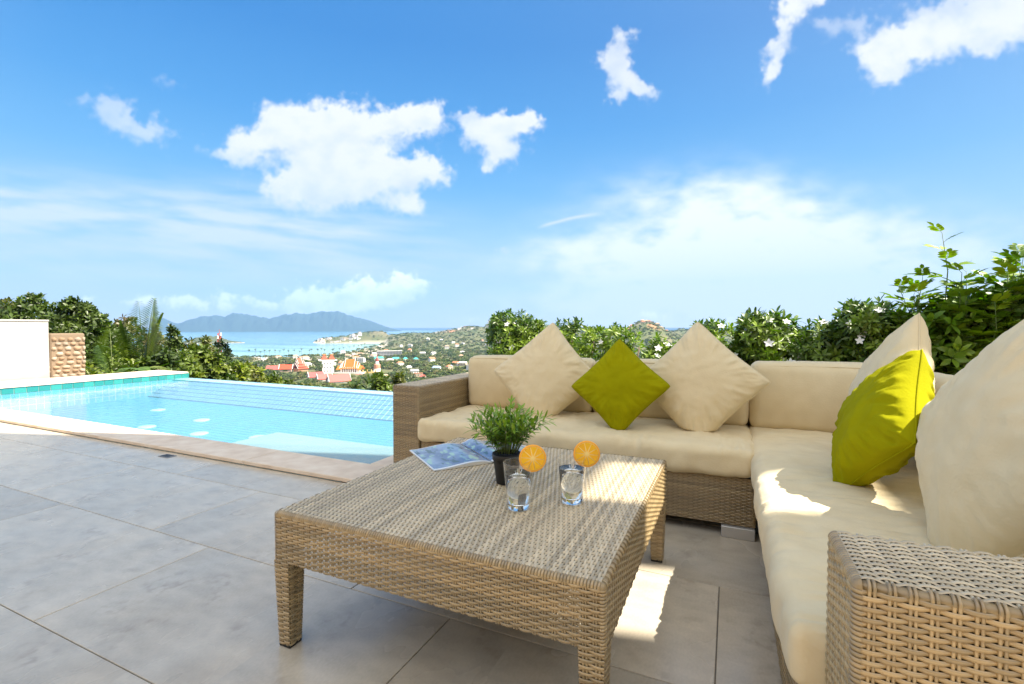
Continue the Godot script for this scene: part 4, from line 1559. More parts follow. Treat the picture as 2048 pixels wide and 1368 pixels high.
func frond(length: float, arch: float, width: float, seed_: int) -> ArrayMesh:
	# one palm leaf in the x-y plane: an arching rib with two rows of leaflets
	var r := RandomNumberGenerator.new()
	r.seed = seed_
	var st := mb()
	var pts := []
	var ang := PI * 0.5
	var p := Vector3.ZERO
	for i in 17:
		pts.append(p)
		ang -= arch / 16.0 * (0.4 + 1.2 * i / 16.0)
		p += Vector3(cos(ang), sin(ang), 0) * length / 16.0
	var rr := []
	for i in 17:
		rr.append(lerpf(0.022, 0.004, i / 16.0) * length / 2.5)
	st.set_color(Color(1.5, 1.5, 0.7))
	add_tube(st, pts, rr, 5)
	for i in range(3, 49):
		var k := i / 49.0 * 16.0
		var a: Vector3 = pts[int(k)]
		var b: Vector3 = pts[int(k) + 1]
		var q := a.lerp(b, k - int(k))
		var tang := (b - a).normalized()
		var l := width * sin(PI * lerpf(0.12, 0.96, i / 49.0)) * r.randf_range(0.9, 1.1)
		for s in [-1.0, 1.0]:
			var d: Vector3 = (tang * 0.75 + Vector3(0, 0, s) * 0.85 + Vector3(tang.y, -tang.x, 0) * -0.25).normalized()
			var tone := r.randf_range(0.8, 1.2)
			blade(st, q, d, l, 0.062 * length / 2.5, Color(tone, tone, tone), 0.28)
	return done(st)

func palm(label: String, group: String, theta: float, r: float, hub: float, length: float, fronds: int, trunk := true, upright := 0.0, col := Color(0.07, 0.115, 0.025)) -> Node3D:
	var base := ground(theta, r) - 0.2
	var t := thing("palm_tree", label, "palm tree", polar(theta, r, base), 0.0, group)
	if trunk:
		var st := mb()
		var lean := rng.randf_range(-0.8, 0.8)
		var h := hub - base
		add_tube(st, [Vector3.ZERO, Vector3(lean * 0.3, h * 0.5, 0), Vector3(lean, h, 0)], [length * 0.07, length * 0.05, length * 0.045], 6)
		part(t, "trunk", done(st), M.bark)
	for i in fronds:
		var az := i * TAU / fronds + rng.randf_range(-0.25, 0.25)
		var tilt := rng.randf_range(0.1, 1.0) * (1.0 - upright)
		var b := Basis(Vector3.UP, az) * Basis(Vector3.BACK, -tilt)
		var mm = M.leaf_mats[rng.randi() % M.leaf_mats.size()]
		part(t, "frond", M.fronds[i % M.fronds.size()], mm, Transform3D(b * (length / 2.5), Vector3(0, hub - base, 0)))
	return t

func make_hedge() -> void:
	var spray := [leaf_spray(9, 0.062, 0.019, 301), leaf_spray(8, 0.055, 0.017, 302), leaf_spray(10, 0.066, 0.018, 303)]
	var dark := Color(0.075, 0.14, 0.016)
	var light := Color(0.22, 0.31, 0.030)
	var fl := mb()
	for k in 5:
		var a := TAU * k / 5.0
		var d := Vector3(cos(a), 0.25, sin(a)).normalized()
		fl.set_color(Color.WHITE)
		blade(fl, Vector3.ZERO, d, 0.026, 0.015, Color.WHITE, 0.1)
	var flower := done(fl)
	# x, distance, top, half width, density, flowers, label
	for e in [
		[-1.86, 4.30, 1.12, 0.34, 640, 9, "dense rounded white-flowered bush at the pool end of the hedge"],
		[-1.36, 4.45, 1.07, 0.26, 210, 2, "sparse light green bush behind the leftmost beige cushion"],
		[-0.92, 4.45, 1.02, 0.24, 150, 2, "thinnest bush of the hedge, the hill showing through above the green cushion"],
		[-0.50, 4.35, 0.90, 0.24, 240, 4, "short leafy bush between the green cushion and the right beige one"],
		[-0.10, 4.15, 1.03, 0.24, 520, 8, "bushy white-flowered shrub just right of the right beige cushion on the back sofa"],
		[0.27, 4.10, 1.10, 0.25, 700, 14, "tallest domed white-flowered bush in the middle of the hedge"],
		[0.60, 4.00, 1.03, 0.22, 620, 16, "bush with the most white flowers above the sofa's corner"],
		[0.90, 3.92, 1.15, 0.24, 760, 7, "dark rounded bush beside the tall broad-leaved shrub"],
		[1.32, 3.80, 0.98, 0.34, 700, 3, "dark bush under the tall shrub behind the right wing"],
	]:
		var x: float = e[0]
		var z: float = -e[1]
		var top: float = e[2]
		var w: float = e[3]
		var t := thing("flowering_bush", e[6], "bush", Vector3(x, -0.9, z), 0.0, "flowering bushes of the hedge")
		var st := mb()
		for k in 6:
			var a := k * 1.1 + rng.randf()
			add_tube(st, [Vector3(cos(a) * 0.05, 0, sin(a) * 0.05), Vector3(cos(a) * w * 0.35, (top + 0.9) * 0.6, sin(a) * w * 0.3), Vector3(cos(a) * w * 0.7, (top + 0.9) * 0.9, sin(a) * w * 0.5)], [0.014, 0.010, 0.004], 5)
		part(t, "stems", done(st), M.bark)
		var lobes := [[Vector3(0, top + 0.9 - 0.34, 0), Vector3(w * 0.95, 0.33, 0.34)]]
		for k in 5:
			lobes.append([Vector3(rng.randf_range(-0.8, 0.8) * w, top + 0.9 - rng.randf_range(0.16, 0.42), rng.randf_range(-0.15, 0.15)), Vector3(w * 0.45, 0.18, 0.24)])
		lobes.append([Vector3(0, top + 0.9 - 0.62, 0), Vector3(w * 1.05, 0.36, 0.34)])
		crown(t, "foliage", lobes, int(e[4] * 1.5), spray, dark, Vector2(0.8, 1.2), 0.5, light)
		for k in int(e[5] * 1.5):
			var l: Array = lobes[rng.randi() % lobes.size()]
			var d := Vector3(rng.randf_range(-1, 1), rng.randf_range(-0.2, 1.0), rng.randf_range(0.25, 1.0)).normalized()
			var p: Vector3 = l[0] + Vector3(d.x * l[1].x, d.y * l[1].y, d.z * l[1].z) * 1.1
			var ax := (d + Vector3(0, 0.3, 0.5)).normalized()
			var side := ax.cross(Vector3.RIGHT).normalized()
			part(t, "flower", flower, M.flower, Transform3D(Basis(side, ax, side.cross(ax)) * rng.randf_range(0.85, 1.45), p))

func compound_leaf(n: int, leaflet: float, seed_: int) -> ArrayMesh:
	var r := RandomNumberGenerator.new()
	r.seed = seed_
	var st := mb()
	var pts := []
	var length := leaflet * n * 0.30
	for i in 9:
		var s := i / 8.0
		pts.append(Vector3(s * length, 0.10 * length * sin(s * 2.0) - 0.16 * length * s * s, 0))
	st.set_color(Color(0.8, 0.9, 0.5))
	add_tube(st, pts, [0.0022, 0.002, 0.0018, 0.0016, 0.0014, 0.0012, 0.001, 0.0008, 0.0006], 4)
	for i in n:
		var s := (i + 1.0) / n
		var k := minf(s * 8.0, 7.999)
		var p: Vector3 = pts[int(k)].lerp(pts[int(k) + 1], k - int(k))
		for side in ([-1.0, 1.0] if i < n - 1 else [0.0]):
			var d := Vector3(0.62, r.randf_range(-0.15, 0.12), side * 0.8).normalized()
			var tone := r.randf_range(0.85, 1.15)
			blade(st, p, d, leaflet * r.randf_range(0.85, 1.1), leaflet * 0.46, Color(tone, tone, tone), 0.12)
	return done(st)

func make_right_shrub() -> void:
	var at := Vector3(1.25, -0.9, -3.70)
	var t := thing("leafy_shrub", "tall shrub with bright broad leaflets rising above the hedge on the right", "shrub", at)
	var leaves := [compound_leaf(4, 0.105, 401), compound_leaf(5, 0.092, 402), compound_leaf(3, 0.115, 403), compound_leaf(4, 0.085, 404)]
	var tips := []
	# stems: [x, z, top] of each leading shoot
	for e in [[-0.11, 0.05, 1.56, 1.0], [0.20, 0.10, 1.42, 0.8], [0.12, -0.15, 1.30, 0.8], [-0.02, 0.15, 1.22, 1.0], [0.36, 0.15, 1.46, 0.9], [-0.30, 0.10, 1.20, 0.7], [0.05, 0.2, 1.18, 1.0], [0.52, 0.0, 1.36, 1.0], [0.28, 0.25, 1.20, 1.0], [0.6, 0.2, 1.30, 1.0], [-0.16, -0.15, 1.24, 1.0], [0.22, -0.1, 1.28, 0.9], [-0.22, 0.05, 1.30, 1.0], [0.03, -0.05, 1.34, 1.0], [0.26, 0.05, 1.38, 1.0], [0.15, 0.12, 1.33, 1.0], [-0.08, 0.16, 1.31, 1.0], [0.32, -0.12, 1.43, 1.0], [-0.28, -0.05, 1.25, 1.0], [0.42, 0.12, 1.40, 1.0]]:
		var st := mb()
		var pts := []
		for i in 12:
			var s := i / 11.0
			pts.append(Vector3(e[0] * pow(s, 0.8), s * (e[2] + 0.9), e[1] * s) + Vector3(noise.get_noise_2d(e[0] * 40.0, s * 3.0), 0, noise.get_noise_2d(e[0] * 40.0 + 9.0, s * 3.0)) * 0.08 * s)
		add_tube(st, pts, [0.013, 0.012, 0.011, 0.010, 0.009, 0.008, 0.007, 0.006, 0.005, 0.004, 0.003, 0.0015], 5)
		var sp := part(t, "stem", done(st), M.stem)
		var from: float = 0.45
		var n := 26
		for k in n:
			var s := lerpf(from, 1.0, k / (n - 1.0))
			var q := minf(s * 11.0, 10.999)
			var p: Vector3 = pts[int(q)].lerp(pts[int(q) + 1], q - int(q))
			var az: float = k * 2.39996 + e[0] * 7.0
			var rise := lerpf(-0.05, 0.75, pow((s - from) / (1.0 - from), 3.0))
			var x := Vector3(cos(az) * cos(rise), sin(rise), sin(az) * cos(rise))
			var z := x.cross(Vector3.UP).normalized()
			var sc := rng.randf_range(0.85, 1.15) * lerpf(1.1, 0.55, pow(k / (n - 1.0), 3.0))
			part(sp, "leaf", leaves[rng.randi() % 4], M.shrub_leaf[rng.randi() % 4], Transform3D(Basis(x, z.cross(x), z) * sc, p))
	var lobes := [[Vector3(0.10, 1.46, -0.05), Vector3(0.40, 0.46, 0.35)], [Vector3(-0.14, 1.50, 0.0), Vector3(0.24, 0.50, 0.3)], [Vector3(0.42, 1.56, 0.0), Vector3(0.30, 0.50, 0.4)], [Vector3(0.02, 1.92, 0.0), Vector3(0.13, 0.16, 0.14)], [Vector3(0.24, 1.94, 0.0), Vector3(0.12, 0.20, 0.14)]]
	crown(t, "inner_foliage", lobes, 2400, [leaf_spray(7, 0.085, 0.034, 411), leaf_spray(6, 0.078, 0.032, 412)], Color(0.12, 0.22, 0.015), Vector2(0.8, 1.2), 0.3, Color(0.28, 0.38, 0.02))

func make_near_trees() -> void:
	M.spray_a = leaf_spray(10, 0.42, 0.16, 501)
	M.spray_b = leaf_spray(9, 0.36, 0.15, 502)
	M.fronds = [frond(2.5, 1.5, 0.62, 511), frond(2.5, 1.9, 0.55, 512), frond(2.4, 0.7, 0.6, 513), frond(2.6, 1.2, 0.6, 514), frond(2.9, 0.22, 0.78, 515)]
	var dk := Color(0.055, 0.090, 0.015)
	var md := Color(0.11, 0.16, 0.020)
	var lt := Color(0.20, 0.24, 0.024)
	var br := Color(0.12, 0.095, 0.045)
	var ol := Color(0.115, 0.125, 0.022)
	# name, label, theta, r, top, width, colours, count, spray size, lobes
	for e in [
		["dark dense tree with a round top rising behind the white wall", -45.3, 34.0, 2.45, 3.4, dk, md, 700, 0.75, 6],
		["brownish scrubby tree at the far left edge above the white wall", -46.6, 44.0, 2.6, 3.2, ol, br, 420, 0.8, 5],
		["big dark tree with twin peaks beside the stone pier", -42.6, 25.0, 2.0, 3.0, dk, Color(0.085, 0.125, 0.016), 1500, 0.55, 9],
		["round dark tree right of the twin-peaked tree", -41.1, 27.0, 1.5, 2.6, dk, md, 900, 0.6, 7],
		["thin brownish tree with bare twigs left of the upright palm", -38.9, 34.0, 1.45, 2.8, br, ol, 330, 0.7, 6],
		["slim upright dark tree right of the upright palm", -35.3, 22.0, 0.95, 0.8, dk, md, 420, 0.45, 6],
		["brown-green tree behind the palm fronds", -37.0, 30.0, 0.72, 2.4, ol, br, 420, 0.6, 6],
		["round dark evergreen below the red and white mast", -31.4, 30.0, 0.12, 1.9, Color(0.026, 0.048, 0.014), dk, 700, 0.5, 6],
		["olive tree left of the round dark evergreen", -32.9, 28.0, 0.31, 1.8, ol, md, 520, 0.55, 6],
		["pale olive bushy tree between the slim tree and the dark evergreen", -34.0, 24.0, 0.29, 1.8, ol, lt, 560, 0.5, 7],
	]:
		tree("hillside_tree", e[0], "trees on the slope left of the pool", e[1], e[2], e[3], e[4], e[5], e[6], e[7], e[8], e[9])
	# bushes that crown the slope just beyond the pool, each by what it stands next to
	for e in [
		["bright bush at the foot of the stone pier", -40.7, 15.5, 0.11, 1.9, md, lt, 520],
		["light green bush behind the pool corner left of the palm", -39.6, 18.0, 0.29, 1.8, md, lt, 560],
		["yellow-green bush under the palm", -37.8, 16.0, 0.05, 1.7, md, lt, 520],
		["dark bush right of the palm at the pool corner", -36.3, 15.5, 0.28, 1.7, dk, md, 520],
		["leafy bush at the right end of the raised pool border", -34.9, 16.5, 0.21, 1.7, md, lt, 560],
		["mid green bush in front of the olive tree", -33.3, 18.0, 0.31, 1.8, md, lt, 560],
		["bush with dark heart under the round evergreen", -31.8, 18.0, 0.08, 1.7, dk, lt, 560],
		["low light bush beyond the infinity edge, nearest the evergreen", -30.1, 19.0, -0.31, 1.8, md, lt, 560],
		["low yellowish bush beyond the infinity edge, below the bay", -28.6, 21.0, -0.58, 2.0, ol, lt, 560],
		["olive bush beyond the infinity edge, left of the temple roofs", -26.9, 23.0, -1.25, 2.2, md, lt, 560],
		["dark low bush beyond the infinity edge, below the red temple roofs", -25.1, 24.0, -1.6, 2.0, dk, lt, 520],
		["yellow-green bush beyond the infinity edge, before the temple", -23.3, 27.0, -2.2, 2.2, ol, lt, 520],
		["small dark bush beyond the infinity edge, right below the white temple", -21.9, 30.0, -2.75, 2.2, dk, md, 460],
		["low bush beyond the infinity edge, left of the dark cypress", -20.4, 32.0, -3.1, 2.2, md, lt, 420],
		["leafy bush beyond the infinity edge, left of the sofa's arm", -15.2, 36.0, -2.49, 3.0, md, lt, 620],
		["yellow-leaved bush beyond the infinity edge, touching the sofa's arm", -13.6, 38.0, -2.87, 2.4, ol, lt, 460],
	]:
		tree("slope_bush", e[0], "bushes on the slope beyond the pool", e[1], e[2], e[3], e[4], e[5], e[6], e[7], 0.40 * e[2] / 17.0 + 0.1, 6, 0.9)
	# the young palm with upright leaves, and its neighbours
	var p := thing("palm_tree", "young coconut palm with upright fronds behind the pool corner", "palm tree", polar(-37.7, 18.0, -1.15))
	for e in [[0.2, 0.06, 4, 1.06], [2.9, 0.03, 4, 1.03], [1.2, 0.10, 4, 0.92], [3.4, 0.22, 4, 0.86], [-0.3, 0.30, 4, 0.92], [0.2, 0.62, 2, 0.95], [3.0, 0.6, 2, 0.95], [-0.5, 0.75, 0, 0.95], [3.3, 0.85, 0, 0.95], [4.3, 0.9, 1, 0.9], [5.2, 0.95, 1, 0.9], [2.2, 1.0, 1, 0.85]]:
		part(p, "frond", M.fronds[e[2]], M.leaf_mats[rng.randi() % 3], Transform3D(Basis(Vector3.UP, e[0]) * Basis(Vector3.BACK, -e[1]) * e[3], Vector3.ZERO))
	palm("small palm with drooping fronds below the stone pier", "", -39.9, 15.0, -0.75, 1.7, 9, false, 0.0)
	palm("dark slender palm just beyond the infinity edge before the red roofs", "", -18.4, 60.0, -6.9, 2.2, 9, true, 0.7, Color(0.03, 0.06, 0.02))
	palm("broad palm just beyond the infinity edge right of the slender one", "", -16.6, 62.0, -7.1, 2.8, 13, true, 0.1)

func make_forest(clear: Array) -> void:
	# the wooded plain and hills below: far too many trees to count
	var meshes := []
	for v in 3:
		var r := RandomNumberGenerator.new()
		r.seed = 600 + v
		var st := mb()
		for i in 70:
			var d := Vector3(r.randfn(), absf(r.randfn()) * 0.9 + r.randf_range(-0.35, 0.1), r.randfn()).normalized()
			var p := Vector3(d.x * 0.5, 0.45 + d.y * 0.42, d.z * 0.5) * r.randf_range(0.75, 1.05)
			var side := d.cross(Vector3(r.randfn(), r.randfn(), r.randfn())).normalized()
			var tone := r.randf_range(0.7, 1.3)
			blade(st, p - side * 0.12, side, r.randf_range(0.22, 0.34), 0.2, Color(tone, tone, tone * 0.9), 0.1)
		meshes.append(done(st))
	var near := []
	for v in 3:
		near.append([[], []])
	var cols := [Color(0.065, 0.095, 0.018), Color(0.11, 0.145, 0.024), Color(0.16, 0.18, 0.030), Color(0.075, 0.11, 0.025), Color(0.17, 0.155, 0.05), Color(0.125, 0.145, 0.035)]
	var n := 0
	for k in 76000:
		var th := rng.randf_range(-49.0, 64.0)
		var r := exp(rng.randf_range(log(42.0), log(3300.0)))
		var big := rng.randf()
		var pick := rng.randi()
		var tone := rng.randf_range(0.7, 1.25)
		if th < -36.0 and r < 120.0:
			continue
		if th > -4.0 and (r < 500.0 or th > 25.0) and k % 3:
			continue
		var h := ground(th, r)
		if h < SEA + 1.6:
			continue
		var p := polar(th, r, h)
		var s := lerpf(4.5, 9.5, big * big) * clampf(r / 160.0, 0.42, 1.0)
		var skip := false
		for c in clear:
			var dx: float = p.x - c[0]
			var dz: float = p.z - c[1]
			if dx * dx + dz * dz < c[2] * c[2]:
				skip = true
				break
		if skip:
			continue
		# lower planting in front of the temple grounds
		if th > -26.0 and th < -13.0 and r > 560.0 and r < 790.0:
			s *= 0.72
		if r < 110.0:
			# keep below the line of sight over the pool's edge
			s = minf(s, maxf(1.2, (1.0 - 0.112 * r) - h))
		var b := Basis(Vector3.UP, tone * 40.0).scaled(Vector3(s * 1.15, s * lerpf(0.75, 1.15, tone - 0.5), s * 1.15))
		near[pick % 3][0].append(Transform3D(b, p - Vector3(0, s * 0.12, 0)))
		near[pick % 3][1].append(cols[(pick / 3) % 6] * tone)
		n += 1
	var f := Node3D.new()
	f.name = "woodland"
	f.set_meta("kind", "stuff")
	tag(f, "mixed green woodland covering the coastal plain and hills below", "woodland")
	add_child(f)
	for v in 3:
		copies(f, "tree_crowns", meshes[v], M.leaf, near[v][0], near[v][1])

# ------------------------------------------------------------------ buildings
func gable(w: float, d: float, h: float, over := 0.0, thick := 0.25) -> ArrayMesh:
	# two slopes with the ridge along x, standing on y = 0
	var st := mb(true)
	var x := w * 0.5 + over
	var z := d * 0.5 + over
	for s in [-1.0, 1.0]:
		var e := Vector3(0, -thick, 0)
		var a := Vector3(-x, -over * h / z, s * z)
		var b := Vector3(x, -over * h / z, s * z)
		var c := Vector3(x, h, 0)
		var dd := Vector3(-x, h, 0)
		if s > 0:
			quad(st, b, a, dd, c)
			quad(st, a + e, b + e, c + e, dd + e)
			quad(st, a, b, b + e, a + e)
		else:
			quad(st, a, b, c, dd)
			quad(st, b + e, a + e, dd + e, c + e)
			quad(st, b, a, a + e, b + e)
		quad(st, b, c, c + e, b + e)
		quad(st, dd, a, a + e, dd + e)
	return done(st)

func hip(w: float, d: float, h: float, over := 0.4, ridge := 0.5) -> ArrayMesh:
	var st := mb(true)
	var x := w * 0.5 + over
	var z := d * 0.5 + over
	var r := maxf(0.0, x - z * (1.0 - ridge) - z * ridge * 0.4)
	var y := -0.2
	var a := [Vector3(-x, y, z), Vector3(-x, y, -z), Vector3(x, y, -z), Vector3(x, y, z)]
	var p := Vector3(-r, h, 0)
	var q := Vector3(r, h, 0)
	quad(st, a[3], a[0], p, q)
	quad(st, a[1], a[2], q, p)
	tri(st, a[0], a[1], p)
	tri(st, a[2], a[3], q)
	quad(st, a[0], a[3], a[2], a[1])
	return done(st)

func gable_wall(w: float, d: float, h: float, rise: float) -> ArrayMesh:
	# walls with pointed ends under a gable
	var st := mb(true)
	add_box(st, Vector3(-w * 0.5, -6.0, -d * 0.5), Vector3(w * 0.5, h, d * 0.5))
	for s in [-1.0, 1.0]:
		var x: float = s * w * 0.5
		if s > 0:
			tri(st, Vector3(x, h, d * 0.5), Vector3(x, h + rise, 0), Vector3(x, h, -d * 0.5))
		else:
			tri(st, Vector3(x, h, d * 0.5), Vector3(x, h, -d * 0.5), Vector3(x, h + rise, 0))
	return done(st)

func house(label: String, group: String, theta: float, r: float, size: Vector3, roof: Material, wall: Material, turn: float, kind: int, lift := 0.0) -> Node3D:
	var t := thing("house", label, "house", polar(theta, r, ground(theta, r) + lift), deg_to_rad(-theta + 24.6 + turn), group)
	if kind == 0:
		part(t, "wall", gable_wall(size.x, size.z, size.y, size.z * 0.28), wall)
		part(t, "roof", gable(size.x, size.z, size.z * 0.30, 0.6), roof, Transform3D(Basis(), Vector3(0, size.y + 0.2, 0)))
	elif kind == 1:
		part(t, "wall", box_mesh(Vector3(-size.x * 0.5, -6, -size.z * 0.5), Vector3(size.x * 0.5, size.y, size.z * 0.5)), wall)
		part(t, "roof", hip(size.x, size.z, size.z * 0.32), roof, Transform3D(Basis(), Vector3(0, size.y + 0.25, 0)))
	else:
		part(t, "wall", box_mesh(Vector3(-size.x * 0.5, -6, -size.z * 0.5), Vector3(size.x * 0.5, size.y, size.z * 0.5)), wall)
		part(t, "roof", box_mesh(Vector3(-size.x * 0.52, size.y + 0.01, -size.z * 0.52), Vector3(size.x * 0.52, size.y + 0.5, size.z * 0.52)), roof)
	var n := clampi(int(size.x / 3.2), 2, 8)
	for fl in (2 if size.y > 5.5 else 1):
		for i in n:
			var x := size.x * ((i + 0.5) / n - 0.5)
			var y := 1.0 + fl * 3.0
			part(t, "window", box_mesh(Vector3(x - 0.65, y, size.z * 0.5 - 0.05), Vector3(x + 0.65, y + 1.3, size.z * 0.5 + 0.06)), M.pane)
	return t

func trim(parent: Node, w: float, d: float, h: float, y: float, x: float) -> void:
	# pale barge boards along both ends of a gable roof
	var st := mb(true)
	for e in [-1.0, 1.0]:
		for s in [-1.0, 1.0]:
			add_tube(st, [Vector3(x + e * w * 0.5, y - 0.2, s * (d * 0.5 + 0.5)), Vector3(x + e * w * 0.5, y + h + 0.7, 0)], [0.42], 4)
	part(parent, "barge_board", done(st), M.temple_white)

func make_temple() -> void:
	# the golden ordination hall
	var at := polar(-18.7, 742, -66.5)
	var t := thing("temple_hall", "golden orange tiered-roof temple hall with a row of white arches", "temple", at, deg_to_rad(18.7 + 24.6 - 20.0))
	part(t, "terrace", box_mesh(Vector3(-22, -4, -10), Vector3(21, 2.2, 12), 0.1), M.temple_white)
	part(t, "red_wall", box_mesh(Vector3(-17, -6, 12.1), Vector3(24, 0.6, 20), 0.1), M.temple_wall)
	part(t, "balustrade", box_mesh(Vector3(-22, 2.21, 11.4), Vector3(21, 3.3, 11.9), 0.05), M.temple_white)
	part(t, "wall", box_mesh(Vector3(-13, 2.21, -6), Vector3(13, 10.6, 6)), M.temple_white)
	for k in 7:
		var x := -9.6 + k * 3.2
		var st := mb(true)
		var arch := [Vector2(-0.75, 0), Vector2(-0.75, 4.2), Vector2(-0.45, 5.2), Vector2(0, 6.1), Vector2(0.45, 5.2), Vector2(0.75, 4.2), Vector2(0.75, 0)]
		for i in range(1, arch.size() - 1):
			tri(st, Vector3(arch[0].x, arch[0].y, 0), Vector3(arch[i].x, arch[i].y, 0), Vector3(arch[i + 1].x, arch[i + 1].y, 0))
		part(t, "window", done(st), M.pane_warm, Transform3D(Basis(), Vector3(x, 2.9, 6.06)))
		part(t, "column", box_mesh(Vector3(x + 1.2, 2.3, 6.9), Vector3(x + 1.95, 10.4, 7.6), 0.05), M.temple_white)
	# roof tiers from the outside in: each higher than the last
	for e in [[25.5, 15.0, 6.0, 8.6], [20.5, 13.5, 8.2, 9.6], [13.0, 12.0, 10.6, 11.0]]:
		part(t, "roof", gable(e[0], e[1], e[2], 0.6, 0.5), M.temple_gold, Transform3D(Basis(), Vector3(0, e[3], 0)))
		trim(t, e[0] + 1.2, e[1], e[2], e[3], 0.0)
	for s in [-1.0, 1.0]:
		part(t, "roof_skirt", gable(5.0, 17.0, 4.6, 0.6, 0.5), M.temple_gold, Transform3D(Basis(), Vector3(s * 15.2, 7.4, 0)))
		var st := mb(true)
		add_tube(st, [Vector3(s * 7, 22.0, 0), Vector3(s * 7.6, 24.2, 0), Vector3(s * 7.4, 26.5, 0)], [0.3, 0.2, 0.05], 4)
		part(t, "finial", done(st), M.temple_white)
	var gst := mb(true)
	tri(gst, Vector3(13.4, 9.6, 6), Vector3(13.4, 16.6, 0), Vector3(13.4, 9.6, -6))
	part(t, "gable_end", done(gst), M.temple_yellow)
	# the tall white building with twin red roofs
	t = thing("temple_tower", "tall white temple building under twin red roofs, left of the golden hall", "temple", polar(-21.1, 750, -66.5), deg_to_rad(21.1 + 24.6))
	for e in [[8.0, 0.0, 9.0], [7.2, 9.01, 6.0], [8.4, 15.02, 6.0]]:
		part(t, "wall", box_mesh(Vector3(-e[0], e[1] - (6.0 if e[1] == 0.0 else 0.0), -6), Vector3(e[0], e[1] + e[2], 6), 0.2), M.temple_white)
	part(t, "eave", box_mesh(Vector3(-13.5, 20.0, -5), Vector3(-8.41, 21.4, 5.5), 0.2), M.temple_white)
	part(t, "eave", box_mesh(Vector3(8.41, 19.6, -5), Vector3(12.5, 21.0, 5.5), 0.2), M.temple_white)
	for k in 9:
		part(t, "window", box_mesh(Vector3(-5.5 + (k % 3) * 4.2, 4.0 + (k / 3) * 5.4, 6.0), Vector3(-4.2 + (k % 3) * 4.2, 5.6 + (k / 3) * 5.4, 6.09)), M.pane)
	for s in [-1.0, 1.0]:
		part(t, "roof", hip(9.0, 9.5, 7.4, 0.4, 0.2), M.temple_red, Transform3D(Basis(), Vector3(s * 5.1, 21.4, 0)))
		part(t, "ridge", box_mesh(Vector3(s * 5.1 - 3.2, 28.5, -0.3), Vector3(s * 5.1 + 3.2, 29.4, 0.3), 0.1), M.temple_yellow)
	# the stepped pavilion further left
	t = thing("temple_pavilion", "red and white temple pavilion with steeply stepped gables", "temple", polar(-23.9, 800, -66.5), deg_to_rad(23.9 + 24.6 + 38.0))
	part(t, "wall", box_mesh(Vector3(-9, -6, -5), Vector3(9, 6.2, 5)), M.temple_red_wall)
	for e in [[18.0, 12.0, 7.0, 6.0], [12.5, 10.5, 8.0, 9.2], [7.0, 8.5, 8.0, 13.0]]:
		part(t, "roof", gable(e[0], e[1], e[2], 0.5, 0.5), M.temple_red, Transform3D(Basis(), Vector3(-(18.0 - e[0]) * 0.32, e[3], 0)))
		trim(t, e[0] + 1.0, e[1], e[2], e[3], -(18.0 - e[0]) * 0.32)
	# long red-roofed hall at the left
	t = thing("temple_house", "long house with a red roof in two sections, leftmost of the temple roofs", "house", polar(-26.0, 800, -65.5), deg_to_rad(26.0 + 24.6 - 12.0))
	part(t, "wall", gable_wall(34, 13, 4.6, 4.0), M.temple_pink)
	part(t, "roof", gable(17.5, 14, 6.0, 0.5, 0.4), M.temple_red, Transform3D(Basis(), Vector3(9.4, 5.2, 0)))
	part(t, "roof", gable(17.5, 13, 5.2, 0.5, 0.4), M.temple_pinkroof, Transform3D(Basis(), Vector3(-9.0, 4.8, 0)))
	trim(t, 19.0, 14.0, 6.0, 5.2, 9.4)
	# the pink pagoda
	t = thing("pagoda", "slender pink and white pagoda with a pointed top right of the golden hall", "temple", polar(-15.8, 752, -66.5))
	var st := mb()
	add_lathe(st, [Vector2(6.2, -4), Vector2(6.2, 3.0), Vector2(5.4, 3.4), Vector2(5.0, 6.0)], 18)
	part(t, "base", done(st), M.temple_white)
	st = mb()
	add_lathe(st, [Vector2(4.9, 6.0), Vector2(4.7, 11.5), Vector2(4.3, 12.8), Vector2(2.6, 13.0)], 18)
	part(t, "drum", done(st), M.temple_terracotta)
	st = mb()
	add_lathe(st, [Vector2(2.8, 13.0), Vector2(2.5, 16.2), Vector2(2.0, 17.0)], 16)
	part(t, "neck", done(st), M.temple_white)
	st = mb()
	add_lathe(st, [Vector2(2.1, 17.0), Vector2(2.3, 18.6), Vector2(1.5, 21.6), Vector2(0.7, 23.5), Vector2(0.25, 27.0), Vector2(0.0, 29.0)], 16)
	part(t, "spire", done(st), M.temple_pinkroof)
	part(t, "platform", box_mesh(Vector3(-17, -5.0, -8), Vector3(17, -0.6, 10), 0.2), M.temple_platform)
	# walls and small golden gates between hall and pagoda
	t = thing("temple_wall", "low pale wall with small golden gates between golden hall and pagoda", "wall", polar(-16.9, 735, -66.5), deg_to_rad(16.9 + 24.6))
	part(t, "wall", box_mesh(Vector3(-15, -4, -1), Vector3(15, 2.6, 1), 0.1), M.temple_yellow)
	for k in 5:
		st = mb(true)
		add_tube(st, [Vector3(-12 + k * 6, 2.6, 0), Vector3(-12 + k * 6, 5.0, 0), Vector3(-12 + k * 6, 6.8, 0)], [1.2, 0.9, 0.05], 6)
		part(t, "gate_top", done(st), M.temple_yellow)
	for e in [[-22.4, 690, 19.0, "dark red roof with a white verge below the white temple tower"], [-20.0, 625, 25.0, "wide pinkish red gabled roof before the golden hall, nearest the pool edge"], [-21.5, 640, 17.0, "smaller pinkish red roof left of the wide one before the golden hall"]]:
		t = thing("temple_house", e[3], "house", polar(e[0], e[1], ground(e[0], e[1]) - 0.5), deg_to_rad(-e[0] + 24.6 + 14.0))
		part(t, "wall", gable_wall(e[2], e[2] * 0.6, 3.2, 3.4), M.temple_white)
		part(t, "roof", gable(e[2], e[2] * 0.62, e[2] * 0.30, 0.7, 0.4), M.temple_pinkroof if e[1] < 660 else M.temple_dark, Transform3D(Basis(), Vector3(0, 3.6, 0)))
